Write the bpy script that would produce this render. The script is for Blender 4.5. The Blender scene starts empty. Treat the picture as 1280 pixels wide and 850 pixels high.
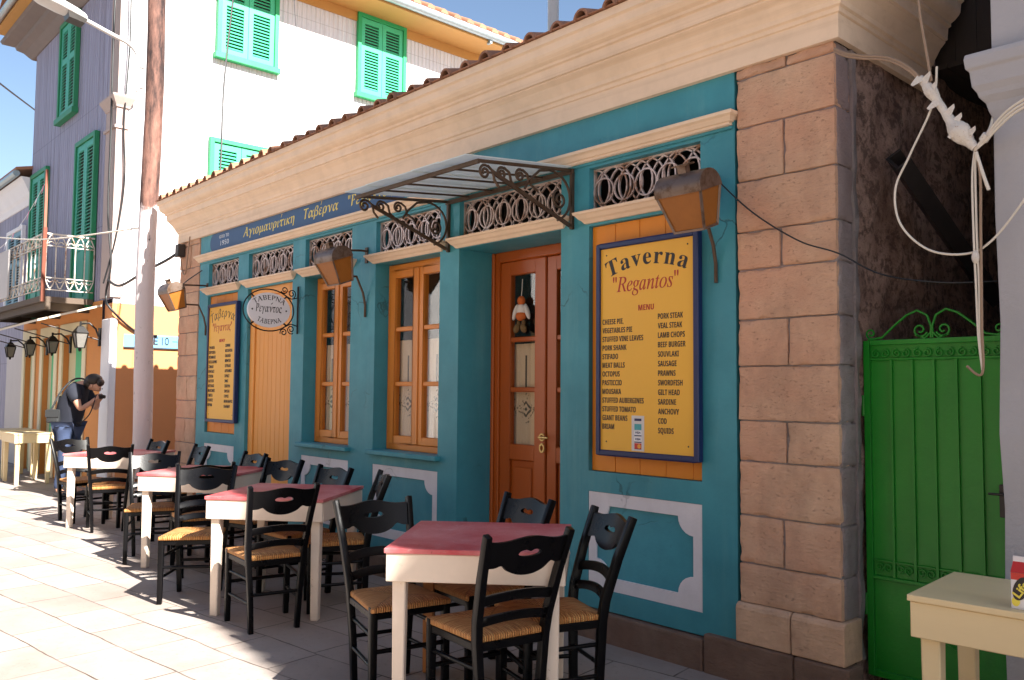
import bpy, bmesh, math, random
from mathutils import Vector, Matrix
R = math.radians
random.seed(7)
sc = bpy.context.scene
COL = sc.collection

# ------------------------------------------------------------------ camera, sky, sun, exposure
cam = bpy.data.cameras.new('camera'); cam.sensor_width = 36.0; cam.lens = 1060.33/1280*36
cam.clip_start = 0.05; cam.clip_end = 600
camo = bpy.data.objects.new('camera', cam); COL.objects.link(camo); sc.camera = camo
rt = Vector((0.67603456, 0.73682463, 0.00816989)); up = Vector((-0.03816293, 0.04608249, -0.99820839))*-1
fw = Vector((-0.73588102, 0.67451158, 0.05927275))
m3 = Matrix((rt, up, -fw)).transposed()
camo.matrix_world = Matrix.Translation((0, 0, 1.46)) @ m3.to_4x4()

SUN = Vector((1.15, 0.09, 1.0)).normalized()
elev = math.asin(SUN.z); azim = math.atan2(SUN.x, SUN.y)
w = bpy.data.worlds.new('World'); sc.world = w; w.use_nodes = True
nt = w.node_tree
sky = nt.nodes.new('ShaderNodeTexSky'); sky.sky_type = 'NISHITA'; sky.sun_disc = False
sky.sun_elevation = elev; sky.sun_rotation = azim
sky.air_density = 1.0; sky.dust_density = 1.0; sky.ozone_density = 1.0
nt.links.new(sky.outputs[0], nt.nodes['Background'].inputs[0])
nt.nodes['Background'].inputs[1].default_value = 0.05
sl = bpy.data.lights.new('sun', 'SUN'); sl.energy = 5.0; sl.angle = R(0.5); sl.color = (1.0, 0.955, 0.88)
so = bpy.data.objects.new('sun', sl); COL.objects.link(so); so.location = (6, 0, 20)
so.rotation_euler = SUN.to_track_quat('Z', 'Y').to_euler()
sc.view_settings.view_transform = 'Standard'; sc.view_settings.look = 'None'
sc.view_settings.exposure = 2.06; sc.view_settings.gamma = 1.0
sc.view_settings.use_curve_mapping = False
sc.render.engine = 'CYCLES'
sc.cycles.max_bounces = 8; sc.cycles.diffuse_bounces = 5; sc.cycles.transparent_max_bounces = 8
sc.cycles.sample_clamp_indirect = 6

# ------------------------------------------------------------------ materials
def srgb(r, g, b):
    f = lambda c: (c/12.92 if c <= .04045 else ((c+.055)/1.055)**2.4)
    return (f(r/255), f(g/255), f(b/255))

class NT:
    def __init__(s, name):
        s.m = bpy.data.materials.new(name); s.m.use_nodes = True; s.t = s.m.node_tree
        s.b = s.t.nodes['Principled BSDF']; s.co = None
    def n(s, ty, **k):
        x = s.t.nodes.new(ty)
        for a, b in k.items(): setattr(x, a, b)
        return x
    def l(s, a, b): s.t.links.new(a, b)
    def coord(s):
        if s.co is None: s.co = s.n('ShaderNodeTexCoord').outputs['Object']
        return s.co
    def val(s, x, inp):
        if isinstance(x, (int, float)): inp.default_value = x
        else: s.l(x, inp)
    def math(s, op, a, b=0.0, c=None):
        x = s.n('ShaderNodeMath', operation=op); s.val(a, x.inputs[0]); s.val(b, x.inputs[1])
        if c is not None: s.val(c, x.inputs[2])
        return x.outputs[0]
    def noise(s, scale, detail=4, vec=None, rough=.6, stretch=None):
        v = vec or s.coord()
        if stretch:
            mp = s.n('ShaderNodeMapping'); mp.inputs['Scale'].default_value = stretch; s.l(v, mp.inputs[0]); v = mp.outputs[0]
        x = s.n('ShaderNodeTexNoise'); x.inputs['Scale'].default_value = scale
        x.inputs['Detail'].default_value = detail; x.inputs['Roughness'].default_value = rough
        s.l(v, x.inputs['Vector']); return x.outputs['Fac']
    def ramp(s, f, stops):
        x = s.n('ShaderNodeValToRGB'); e = x.color_ramp.elements
        for i, (p, c) in enumerate(stops):
            q = e[i] if i < 2 else e.new(p)
            q.position = p; q.color = (c[0], c[1], c[2], 1) if not isinstance(c, (int, float)) else (c, c, c, 1)
        s.l(f, x.inputs[0]); return x.outputs[0]
    def mix(s, f, a, b, mode='MIX'):
        x = s.n('ShaderNodeMix', data_type='RGBA', blend_type=mode)
        s.val(f, x.inputs[0])
        for q, i in ((a, 6), (b, 7)):
            if isinstance(q, tuple): x.inputs[i].default_value = (*q[:3], 1)
            else: s.l(q, x.inputs[i])
        return x.outputs[2]
    def bump(s, h, strength=.3, dist=.01, prev=None):
        x = s.n('ShaderNodeBump'); x.inputs['Strength'].default_value = strength; x.inputs['Distance'].default_value = dist
        s.l(h, x.inputs['Height'])
        if prev is not None: s.l(prev, x.inputs['Normal'])
        return x.outputs[0]
    def out(s, col=None, rough=None, nor=None, **k):
        if col is not None:
            if isinstance(col, tuple): s.b.inputs['Base Color'].default_value = (*col[:3], 1)
            else: s.l(col, s.b.inputs['Base Color'])
        if rough is not None: s.val(rough, s.b.inputs['Roughness'])
        if nor is not None: s.l(nor, s.b.inputs['Normal'])
        for a, b in k.items(): s.b.inputs[a.replace('_', ' ')].default_value = b
        return s.m

def sc3(c, f): return tuple(min(1, x*f) for x in c)

def paint(name, col, rough=.5, var=.12, scale=3.0, grain=60, bump=.15, bd=.003, wear=None, wearamt=.62, rnd=0.0, stretch=None, **k):
    """painted or plain surface: slow mottling, fine grain, optional chips of another colour"""
    m = NT(name)
    a = m.noise(scale, 5, stretch=stretch)
    c = m.mix(a, sc3(col, 1-var*1.6), sc3(col, 1+var*1.4))
    g = m.noise(grain, 3, stretch=stretch)
    c = m.mix(m.math('MULTIPLY', g, var*1.2), c, sc3(col, .45))
    if rnd:
        at = m.n('ShaderNodeAttribute'); at.attribute_name = 'rnd'
        c = m.mix(m.math('MULTIPLY', at.outputs['Fac'], rnd), c, sc3(col, .35))
    if wear:
        wv = m.noise(scale*5, 8, rough=.75, stretch=stretch)
        wm = m.ramp(wv, [(wearamt, 0.0), (wearamt+.05, 1.0)])
        c = m.mix(wm, c, wear)
    r = m.math('ADD', rough-.1, m.math('MULTIPLY', a, .2))
    return m.out(c, r, m.bump(g, bump, bd), **k)

def metal(name, col, rough=.45, rust=None):
    m = NT(name); a = m.noise(14, 6)
    c = m.mix(a, sc3(col, .7), sc3(col, 1.3))
    if rust: c = m.mix(m.ramp(m.noise(9, 8, rough=.7), [(.5, 0.0), (.62, 1.0)]), c, rust)
    return m.out(c, m.math('ADD', rough-.1, m.math('MULTIPLY', a, .25)), m.bump(m.noise(80, 2), .1, .002), Metallic=.55)

M = {}
TEAL = (0.040, 0.245, 0.300)
def weathered(name, col, chip, streak, rough=.5, var=.14, crack=.5, chipamt=.70, streakamt=.35, stretch=(5, 5, .45)):
    m = NT(name); a = m.noise(1.1, 6, rough=.62); b = m.noise(6, 6, rough=.65); g = m.noise(55, 3)
    c = m.mix(m.ramp(a, [(.30, 0.0), (.72, 1.0)]), sc3(col, 1-var), sc3(col, 1+var))
    c = m.mix(m.ramp(b, [(.45, 0.0), (.75, .35)]), c, sc3(col, .68))
    st = m.ramp(m.noise(1, 6, stretch=stretch, rough=.7), [(.52, 0.0), (.76, streakamt)])
    c = m.mix(st, c, streak)
    vo = m.n('ShaderNodeTexVoronoi', feature='DISTANCE_TO_EDGE'); vo.inputs['Scale'].default_value = 1.1
    nz = m.n('ShaderNodeTexNoise'); nz.inputs['Scale'].default_value = 4; nz.inputs['Detail'].default_value = 5; m.l(m.coord(), nz.inputs['Vector'])
    ad = m.n('ShaderNodeVectorMath', operation='MULTIPLY_ADD'); m.l(nz.outputs['Color'], ad.inputs[0]); ad.inputs[1].default_value = (.35, .35, .35); m.l(m.coord(), ad.inputs[2]); m.l(ad.outputs[0], vo.inputs['Vector'])
    ck = m.math('MULTIPLY', m.ramp(vo.outputs['Distance'], [(.003, 1.0), (.008, 0.0)]), m.ramp(m.noise(1.6, 3), [(.52, 0.0), (.60, crack)]))
    c = m.mix(ck, c, sc3(col, .28))
    cm = m.ramp(m.noise(16, 9, rough=.78), [(chipamt, 0.0), (chipamt+.03, 1.0)]); c = m.mix(cm, c, chip)
    h = m.math('SUBTRACT', m.math('ADD', m.math('MULTIPLY', b, .5), m.math('MULTIPLY', g, .35)), m.math('ADD', m.math('MULTIPLY', cm, .4), ck))
    return m.out(c, m.math('ADD', rough-.12, m.math('MULTIPLY', b, .28)), m.bump(h, .45, .006))
M['teal'] = weathered('teal_paint', TEAL, (.035, .085, .11), (.13, .33, .34), .5, .20, .7, .685, .5)
M['cream'] = weathered('cream_moulding', (.80, .60, .425), (.45, .33, .22), (.56, .375, .225), .6, .06, .0, .80, .55, (.22, 5, 14))
M['white'] = weathered('white_trim', (.70, .655, .67), (.20, .20, .21), (.52, .47, .46), .55, .06, .4, .735, .4)
M['band'] = paint('navy_band', (.026, .085, .20), .55, .08, 2)
M['yellowtxt'] = paint('yellow_lettering', (.75, .58, .10), .5, .05)
M['whitetxt'] = paint('pale_lettering', (.6, .62, .66), .5, .05)
M['blacktxt'] = paint('black_lettering', (.018, .013, .014), .5, .05)
M['redtxt'] = paint('red_lettering', (.42, .02, .012), .5, .05)
M['menuyellow'] = paint('menu_yellow', (.80, .415, .034), .45, .04, 2, 30, .04)
M['blueframe'] = paint('blue_frame', (.006, .015, .085), .4, .12, 4)
M['orangeboard'] = paint('orange_boards', (.76, .245, .008), .5, .07, 3, 40, .12, rnd=.15, stretch=(1, 1, .2))
M['winwood'] = paint('varnished_window_wood', (.70, .235, .030), .4, .10, 5, 50, .12, stretch=(1, 1, .15))
M['doorwood'] = paint('varnished_door_wood', (.43, .090, .010), .38, .10, 5, 50, .12, stretch=(1, 1, .15))
M['shutterwood'] = paint('ochre_shutter_wood', (.80, .335, .062), .5, .08, 4, 40, .1, rnd=.10, stretch=(1, 1, .15))
M['iron'] = metal('dark_wrought_iron', (.095, .062, .042), .5, (.085, .045, .022))
M['grilleiron'] = metal('pale_painted_iron', (.62, .50, .46), .5, (.36, .20, .13))
M['blackiron'] = metal('black_iron', (.015, .014, .014), .45)
M['copper'] = metal('lantern_metal', (.17, .12, .095), .4, (.10, .055, .03))
M['brass'] = metal('brass', (.60, .42, .16), .3)
M['greensteel'] = weathered('green_gate_paint', (.010, .235, .018), (.10, .045, .02), (.008, .10, .012), .36, .16, .0, .755, .55, (4, 4, .4))
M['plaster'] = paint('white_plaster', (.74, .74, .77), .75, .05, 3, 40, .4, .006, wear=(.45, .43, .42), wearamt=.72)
M['columnplaster'] = paint('shaded_white_plaster', (.40, .39, .41), .8, .08, 2.5, 40, .45, .008, wear=(.36, .34, .33), wearamt=.68)  # white plaster copy, darkened: the column's dimmer light is put into its colour
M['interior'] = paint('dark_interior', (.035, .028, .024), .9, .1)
M['blackpaint'] = paint('black_chair_paint', (.0030, .0028, .0034), .30, .2, 9, 60, .12, .002, wear=(.035, .028, .022), wearamt=.77, Specular_IOR_Level=.17)
M['chairblue'] = M['blackpaint']
M['whitepaint_leg'] = paint('cream_table_paint', (.80, .665, .545), .5, .09, 4, 40, .2, wear=(.42, .26, .15), wearamt=.665)
M['rawwood'] = paint('bare_orange_wood', (.50, .20, .06), .55, .1, 6, 50, .1, stretch=(1, 1, .2))
def red_top():
    m = NT('worn_red_table_paint'); oi = m.n('ShaderNodeObjectInfo')
    mp = m.n('ShaderNodeVectorMath', operation='ADD'); m.l(m.coord(), mp.inputs[0]); cb = m.n('ShaderNodeCombineXYZ')
    m.l(m.math('MULTIPLY', oi.outputs['Random'], 9.0), cb.inputs[0]); m.l(cb.outputs[0], mp.inputs[1]); v = mp.outputs[0]
    a = m.noise(2.3, 7, vec=v, rough=.65); b = m.noise(24, 6, vec=v, rough=.7)
    c = m.mix(m.ramp(a, [(.36, 0.0), (.66, 1.0)]), (.48, .045, .058), (.64, .25, .25))
    c = m.mix(m.ramp(b, [(.58, 0.0), (.72, .55)]), c, (.66, .40, .38))
    c = m.mix(m.ramp(m.noise(55, 3, vec=v), [(.30, .6), (.36, 0.0)]), c, (.22, .03, .03))
    return m.out(c, m.math('ADD', .30, m.math('MULTIPLY', a, .3)), m.bump(b, .12, .003))
M['redtop'] = red_top()
M['palewood'] = paint('pale_cream_wood', (.74, .58, .33), .45, .08, 4, 40, .1, stretch=(.2, 1, 1))
M['cable_black'] = paint('black_cable', (.012, .012, .013), .5, .1)
M['cable_white'] = paint('white_cable', (.70, .64, .55), .5, .08)
M['cable_brown'] = paint('brown_cable', (.30, .20, .13), .5, .1)
M['tape'] = paint('white_tape', (.70, .64, .57), .65, .16, 22, 60, .7, .010, wear=(.38, .24, .14), wearamt=.60)
M['wood_dark'] = paint('dark_weathered_wood', (.035, .024, .018), .8, .2, 4)
M['steel_dark'] = metal('dark_steel', (.05, .045, .045), .45)
M['greyblue_white'] = paint('lamp_grey', (.50, .50, .50), .45, .08)
M['lampdark'] = paint('lamp_dark', (.03, .025, .022), .4, .1)
M['tile'] = paint('terracotta_tile', (.34, .155, .085), .75, .15, 6, 40, .3, .004, rnd=.5, wear=(.55, .45, .36), wearamt=.62)
M['gold_stucco'] = paint('orange_stucco', (.60, .245, .065), .8, .10, 2.2, 40, .3, .005, wear=(.72, .42, .18), wearamt=.70)
M['yellow_stucco'] = paint('ochre_stucco', (.62, .26, .10), .8, .08, 2.2, 40, .3, .005)
M['brownstone_soffit'] = paint('ochre_soffit', (.50, .26, .07), .7, .12, 2)
M['doorcream'] = paint('cream_door_surround', (.66, .60, .42), .6, .06, 3)
M['doorpale'] = paint('pale_green_door', (.50, .46, .28), .6, .07, 3)
M['mint'] = paint('mint_green_shutter', (.055, .50, .25), .5, .08, 5, 40, .1)
M['greenframe'] = paint('green_window_frame', (.018, .36, .12), .5, .1, 5, 40, .1)
M['teal_shutter'] = paint('teal_green_shutter', (.045, .34, .24), .5, .1, 5, 40, .1)
M['greenfr2'] = paint('dark_green_frame', (.012, .20, .08), .5, .1, 5)
M['railing'] = metal('pale_rusty_railing', (.62, .57, .50), .55, (.28, .15, .09))
M['rustpost'] = metal('rusty_red_post', (.16, .05, .03), .6)
M['canvas'] = paint('cream_awning', (.60, .52, .40), .8, .1, 3, 40, .2)
M['slab'] = paint('dark_balcony_slab', (.10, .07, .05), .8, .2, 4)
M['signblue'] = paint('light_blue_sign', (.13, .38, .66), .45, .03)
M['pinkwood'] = paint('weathered_pink_wood', (.42, .33, .30), .75, .15, 4, 40, .3, .004, stretch=(1, 1, .15), wear=(.20, .12, .09), wearamt=.66)
M['eavewood'] = paint('grey_brown_eaves', (.17, .135, .125), .75, .15, 4)
M['skin'] = paint('skin', (.50, .26, .17), .5, .05)
M['hair'] = paint('dark_brown_hair', (.02, .011, .007), .55, .2, 40)
M['shirt'] = paint('black_t_shirt', (.007, .009, .019), .85, .2, 8, 90, .3)
M['jeans'] = paint('blue_jeans', (.030, .048, .105), .85, .25, 6, 120, .3)
M['bagmat'] = paint('dark_grey_bag', (.022, .024, .026), .6, .15, 8)
M['shoe'] = paint('dark_shoe', (.02, .018, .017), .5, .1)
M['board_grey'] = paint('pale_grey_board', (.50, .47, .46), .7, .08)
M['bluegrey_door'] = paint('blue_grey_shutter', (.16, .30, .38), .6, .1, 4)
M['pink'] = paint('pink_flag', (.75, .25, .38), .7, .05)
M['whiteflag'] = paint('white_flag', (.75, .73, .75), .7, .05)
M['zinc'] = metal('zinc_gutter', (.33, .40, .43), .4)
M['orangecloth'] = paint('orange_cloth', (.55, .12, .02), .85, .1, 12, 90, .3)
M['whitecloth'] = paint('white_cloth', (.66, .60, .55), .85, .08, 12, 90, .3)
M['browncloth'] = paint('brown_cloth', (.16, .09, .03), .85, .1, 12, 90, .3)
M['ochrewall'] = paint('ochre_wall', (.52, .36, .20), .85, .1, 1.5, 40, .3, .005)
M['sticker'] = paint('pale_sticker', (.62, .58, .56), .35, .04)
M['cardteal'] = paint('teal_card', (.05, .33, .36), .35, .04)
M['cardwhite'] = paint('white_card', (.75, .75, .76), .35, .03)
M['cardnavy'] = paint('navy_print', (.012, .018, .09), .35, .03)
M['cardred'] = paint('red_print', (.55, .025, .015), .35, .03)
M['cardorange'] = paint('orange_print', (.80, .34, .03), .35, .03)
M['cartonwhite'] = paint('carton_white', (.72, .70, .72), .3, .04)
M['juice_yellow'] = paint('yellow_print', (.75, .62, .06), .3, .04)
M['pebble'] = None

def stone_mat(name, base, dark, rnd=.5):
    m = NT(name)
    at = m.n('ShaderNodeAttribute'); at.attribute_name = 'rnd'
    a = m.noise(5, 8, rough=.65); b = m.noise(1, 7, rough=.75, stretch=(22, 22, 55))
    c = m.mix(m.ramp(b, [(.33, .24), (.6, 0.0)]), base, sc3(base, .55)); base_ = c
    c = m.mix(m.ramp(a, [(.3, 0.0), (.72, 1.0)]), dark, base_)
    c = m.mix(m.math('MULTIPLY', at.outputs['Fac'], rnd), c, (base[0]*.72, base[1]*.54, base[2]*.52))
    c = m.mix(m.ramp(m.noise(1.3, 4), [(.45, 0.0), (.62, .5)]), c, (base[0]*.86, base[1]*.62, base[2]*.58))
    pits = m.ramp(m.noise(1, 6, rough=.72, stretch=(45, 45, 95)), [(.30, 1.0), (.40, 0.0)])
    c = m.mix(m.math('MULTIPLY', pits, .22), c, sc3(dark, .35))
    st = m.ramp(m.noise(2.2, 6, stretch=(1, 1, .5), rough=.7), [(.52, 0.0), (.78, .5)])
    c = m.mix(st, c, (.16, .105, .075))
    h = m.math('ADD', m.math('MULTIPLY', b, .7), m.math('MULTIPLY', a, .6))
    h = m.math('SUBTRACT', h, m.math('MULTIPLY', pits, .25))
    return m.out(c, .88, m.bump(h, 1.0, .016))
M['stone'] = stone_mat('sandstone_blocks', (.76, .51, .335), (.52, .325, .21), .50)
M['footing'] = stone_mat('dark_footing_stone', (.26, .175, .125), (.12, .078, .055))
M['mortar'] = stone_mat('grey_mortar', (.36, .32, .315), (.20, .165, .155))

def rough_plaster():
    m = NT('rough_crumbling_plaster')
    a = m.noise(3, 9, rough=.7); b = m.noise(17, 8, rough=.7)
    c = m.mix(m.ramp(a, [(.35, 0.0), (.7, 1.0)]), (.27, .155, .115), (.70, .48, .38))
    c = m.mix(m.ramp(b, [(.42, .75), (.52, 0.0)]), c, (.11, .062, .046))
    h = m.math('ADD', a, b)
    return m.out(c, .95, m.bump(h, 1.0, .05))
M['roughplaster'] = rough_plaster()

def ground_mat():
    m = NT('worn_limestone_paving')
    mp = m.n('ShaderNodeMapping'); mp.inputs['Rotation'].default_value = (0, 0, R(-7)); m.l(m.coord(), mp.inputs[0])
    nz = m.n('ShaderNodeTexNoise'); nz.inputs['Scale'].default_value = 2.2; nz.inputs['Detail'].default_value = 3; m.l(mp.outputs[0], nz.inputs['Vector'])
    vm = m.n('ShaderNodeVectorMath', operation='MULTIPLY_ADD'); m.l(nz.outputs['Color'], vm.inputs[0])
    vm.inputs[1].default_value = (.05, .05, 0); m.l(mp.outputs[0], vm.inputs[2])
    br = m.n('ShaderNodeTexBrick'); m.l(vm.outputs[0], br.inputs['Vector'])
    br.inputs['Scale'].default_value = 1.0; br.inputs['Brick Width'].default_value = .52; br.inputs['Row Height'].default_value = .33
    br.inputs['Mortar Size'].default_value = .0055; br.inputs['Mortar Smooth'].default_value = .35; br.inputs['Bias'].default_value = 0
    br.offset = .43; br.squash = 1.25; br.squash_frequency = 3
    br.inputs['Color1'].default_value = (0, 0, 0, 1); br.inputs['Color2'].default_value = (1, 1, 1, 1); br.inputs['Mortar'].default_value = (.5, .5, .5, 1)
    slab = m.mix(br.outputs['Color'], (.255, .215, .192), (.345, .305, .280))
    a = m.noise(1.7, 8, rough=.65); b = m.noise(28, 6, rough=.7)
    slab = m.mix(m.ramp(a, [(.36, 0.0), (.68, .55)]), slab, (.20, .145, .115))
    slab = m.mix(m.ramp(m.noise(.6, 4), [(.45, 0.0), (.7, .5)]), slab, (.40, .325, .28))
    slab = m.mix(m.ramp(b, [(.3, .5), (.44, 0.0)]), slab, (.16, .12, .10))
    sp_ = m.ramp(m.noise(9, 9, rough=.8), [(.655, 0.0), (.70, .7)]); slab = m.mix(sp_, slab, (.10, .075, .06))
    slab = m.mix(m.ramp(m.noise(42, 2), [(.24, .8), (.28, 0.0)]), slab, (.11, .09, .08))
    gap = m.ramp(br.outputs['Fac'], [(.15, 0.0), (.75, 1.0)])
    gapv = m.math('MULTIPLY', gap, m.ramp(m.noise(2.3, 5), [(.34, .25), (.58, 1.0)]))
    c = m.mix(gapv, slab, (.055, .036, .027))
    h = m.math('SUBTRACT', m.math('ADD', m.math('MULTIPLY', a, .5), m.math('MULTIPLY', b, .25)), m.math('MULTIPLY', gap, .7))
    return m.out(c, m.math('SUBTRACT', .82, m.math('MULTIPLY', a, .25)), m.bump(h, .6, .012))
M['ground'] = ground_mat()

def corrugated(name, base, streak, axis, pitch=.085, amt=.55):
    m = NT(name)
    sp = m.n('ShaderNodeSeparateXYZ'); m.l(m.coord(), sp.inputs[0]); u = sp.outputs[axis]
    wv = m.math('SINE', m.math('MULTIPLY', u, 2*math.pi/pitch))
    st = m.noise(1, 6, stretch=(9, 9, .35), rough=.7)
    c = m.mix(m.ramp(st, [(.42, 0.0), (.74, amt)]), base, streak)
    c = m.mix(m.math('MULTIPLY', m.noise(2.5, 5), .25), c, sc3(base, .55))
    sheet = m.math('FRACT', m.math('MULTIPLY', sp.outputs[2], 1/1.9))
    seam = m.math('LESS_THAN', sheet, .006)
    c = m.mix(m.math('MULTIPLY', seam, .45), c, sc3(streak, .6))
    return m.out(c, .6, m.bump(wv, .9, .012))
M['corr_white'] = corrugated('white_corrugated_sheet', (.76, .76, .79), (.52, .50, .50), 1)
M['corr_grey'] = corrugated('grey_violet_corrugated_sheet', (.31, .30, .41), (.13, .10, .12), 0, .11, .85)

def pole_mat():
    m = NT('peeling_wood_pole')
    sp = m.n('ShaderNodeSeparateXYZ'); m.l(m.coord(), sp.inputs[0])
    a = m.noise(3.5, 7, stretch=(1, 1, .22), rough=.7); b = m.noise(18, 6, stretch=(1, 1, .5), rough=.7)
    wood = m.mix(m.ramp(a, [(.42, 0.0), (.60, 1.0)]), (.022, .010, .009), (.235, .115, .085))
    pw = m.mix(m.ramp(b, [(.30, 1.0), (.37, 0.0)]), (.56, .50, .50), (.11, .07, .065))
    edge = m.math('ADD', sp.outputs[2], m.math('MULTIPLY', m.noise(5, 4), .5))
    f = m.ramp(m.math('MULTIPLY', edge, .1), [(.382, 1.0), (.388, 0.0)])
    c = m.mix(f, wood, pw)
    h = m.math('ADD', a, m.math('MULTIPLY', b, .6))
    return m.out(c, .85, m.bump(h, .8, .02))
M['pole'] = pole_mat()

def rush_mat():
    m = NT('woven_rush_seat')
    sp = m.n('ShaderNodeSeparateXYZ'); m.l(m.coord(), sp.inputs[0]); x, y = sp.outputs[0], sp.outputs[1]
    ax = m.math('ABSOLUTE', m.math('SUBTRACT', x, .01)); ay = m.math('MULTIPLY', m.math('ABSOLUTE', y), 1.06)
    sel = m.math('GREATER_THAN', ax, ay)
    t = m.math('ADD', m.math('MULTIPLY', sel, y), m.math('MULTIPLY', m.math('SUBTRACT', 1.0, sel), x))
    s_ = m.math('ADD', m.math('MULTIPLY', sel, x), m.math('MULTIPLY', m.math('SUBTRACT', 1.0, sel), y))
    cb = m.n('ShaderNodeCombineXYZ'); m.l(m.math('MULTIPLY', t, 1.0), cb.inputs[0]); m.l(m.math('MULTIPLY', s_, .08), cb.inputs[1]); m.l(sel, cb.inputs[2])
    nz = m.noise(120, 3, vec=cb.outputs[0])
    tw = m.noise(1, 2, vec=None, stretch=(60, 60, 60))
    strand = m.math('SINE', m.math('MULTIPLY', m.math('ADD', t, m.math('MULTIPLY', tw, .004)), 2*math.pi/.0115))
    oi = m.n('ShaderNodeObjectInfo')
    c = m.ramp(nz, [(.28, (.15, .044, .008)), (.44, (.60, .235, .058)), (.70, (.86, .50, .18))])
    c = m.mix(m.math('MULTIPLY', m.math('SUBTRACT', 1.0, m.math('MULTIPLY_ADD', strand, .5, .5)), .55), c, (.10, .034, .010))
    c = m.mix(m.math('MULTIPLY', oi.outputs['Random'], .25), c, (.40, .18, .06))
    diag = m.math('ABSOLUTE', m.math('SUBTRACT', ax, ay))
    c = m.mix(m.math('MULTIPLY', m.math('LESS_THAN', diag, .006), .4), c, (.10, .04, .012))
    return m.out(c, .65, m.bump(m.math('ADD', strand, nz), .7, .006))
M['rush'] = rush_mat()

def glass_mat(name, tint=(1, 1, 1), refl=.09):
    m = bpy.data.materials.new(name); m.use_nodes = True; t = m.node_tree
    for n in list(t.nodes): t.nodes.remove(n)
    o = t.nodes.new('ShaderNodeOutputMaterial'); mx = t.nodes.new('ShaderNodeMixShader')
    a = t.nodes.new('ShaderNodeBsdfTransparent'); a.inputs[0].default_value = (*tint, 1)
    b = t.nodes.new('ShaderNodeBsdfGlossy'); b.inputs['Roughness'].default_value = .03
    lw = t.nodes.new('ShaderNodeLayerWeight'); lw.inputs[0].default_value = .5
    pw = t.nodes.new('ShaderNodeMath'); pw.operation = 'POWER'; pw.inputs[1].default_value = 3.0
    ma = t.nodes.new('ShaderNodeMath'); ma.operation = 'MULTIPLY_ADD'; ma.inputs[1].default_value = .45; ma.inputs[2].default_value = refl*.3
    t.links.new(lw.outputs['Facing'], pw.inputs[0]); t.links.new(pw.outputs[0], ma.inputs[0]); t.links.new(ma.outputs[0], mx.inputs[0]); t.links.new(a.outputs[0], mx.inputs[1]); t.links.new(b.outputs[0], mx.inputs[2])
    t.links.new(mx.outputs[0], o.inputs[0]); return m
M['glass'] = glass_mat('window_glass', (.95, .94, .90), .12)

def frosted(name, col, trans=.6):
    m = NT(name); a = m.noise(7, 6, rough=.7)
    c = m.mix(a, sc3(col, .7), sc3(col, 1.25))
    return m.out(c, m.math('ADD', .22, m.math('MULTIPLY', a, .3)), m.bump(m.noise(30, 3), .5, .004), Transmission_Weight=trans, IOR=1.3)
def canopy_glass():
    m = NT('dusty_canopy_glass'); t = m.t
    c = m.mix(m.noise(6, 6), (.78, .84, .82), (.93, .95, .94))
    tl = m.n('ShaderNodeBsdfTranslucent'); m.l(c, tl.inputs[0]); tp = m.n('ShaderNodeBsdfTransparent'); tp.inputs[0].default_value = (.75, .85, .82, 1)
    m.out(c, .25); mx = m.n('ShaderNodeMixShader'); mx.inputs[0].default_value = .50; m2 = m.n('ShaderNodeMixShader'); m2.inputs[0].default_value = .30
    m.l(tp.outputs[0], m2.inputs[1]); m.l(m.b.outputs[0], m2.inputs[2]); m2.inputs[0].default_value = .80
    m.l(m2.outputs[0], mx.inputs[1]); m.l(tl.outputs[0], mx.inputs[2])
    m.l(mx.outputs[0], t.nodes['Material Output'].inputs[0]); return m.m
M['canopyglass'] = canopy_glass()
M['amber'] = frosted('amber_lantern_glass', (.34, .125, .025), .12)
M['lampglass'] = frosted('pale_lantern_glass', (.20, .19, .175), .2)

def lace_mat():
    """cream curtain with openwork slits and a dark diamond motif, in the curtain's own coordinates (x across, z up from its hem)"""
    m = NT('cream_lace_curtain')
    sp = m.n('ShaderNodeSeparateXYZ'); m.l(m.coord(), sp.inputs[0]); x, z = sp.outputs[0], sp.outputs[2]
    px = m.math('SUBTRACT', m.math('FRACT', m.math('ADD', m.math('MULTIPLY', x, 1/.17), .5)), .5)   # repeat every 17 cm
    px = m.math('MULTIPLY', px, .17)
    slit = m.math('MULTIPLY', m.math('LESS_THAN', m.math('ABSOLUTE', px), .006),
                  m.math('MULTIPLY', m.math('GREATER_THAN', z, .42), m.math('LESS_THAN', z, .66)))
    d = m.math('ADD', m.math('ABSOLUTE', px), m.math('MULTIPLY', m.math('ABSOLUTE', m.math('SUBTRACT', z, .27)), .75))
    r1 = m.math('MULTIPLY', m.math('LESS_THAN', d, .046), m.math('GREATER_THAN', d, .030))
    r2 = m.math('LESS_THAN', d, .012)
    dots = m.math('MULTIPLY', m.math('MULTIPLY', m.math('GREATER_THAN', d, .06), m.math('LESS_THAN', d, .095)), m.math('GREATER_THAN', m.noise(70, 1), .58))
    k = m.math('MINIMUM', m.math('ADD', m.math('ADD', slit, r1), m.math('ADD', r2, m.math('MULTIPLY', dots, .8))), 1.0)
    base = m.mix(m.noise(160, 2), (.66, .51, .38), (.80, .65, .50))
    c = m.mix(m.math('MULTIPLY', k, .88), base, (.03, .02, .015))
    return m.out(c, .9, m.bump(m.noise(220, 2), .3, .002))
M['lace'] = lace_mat()

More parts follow.
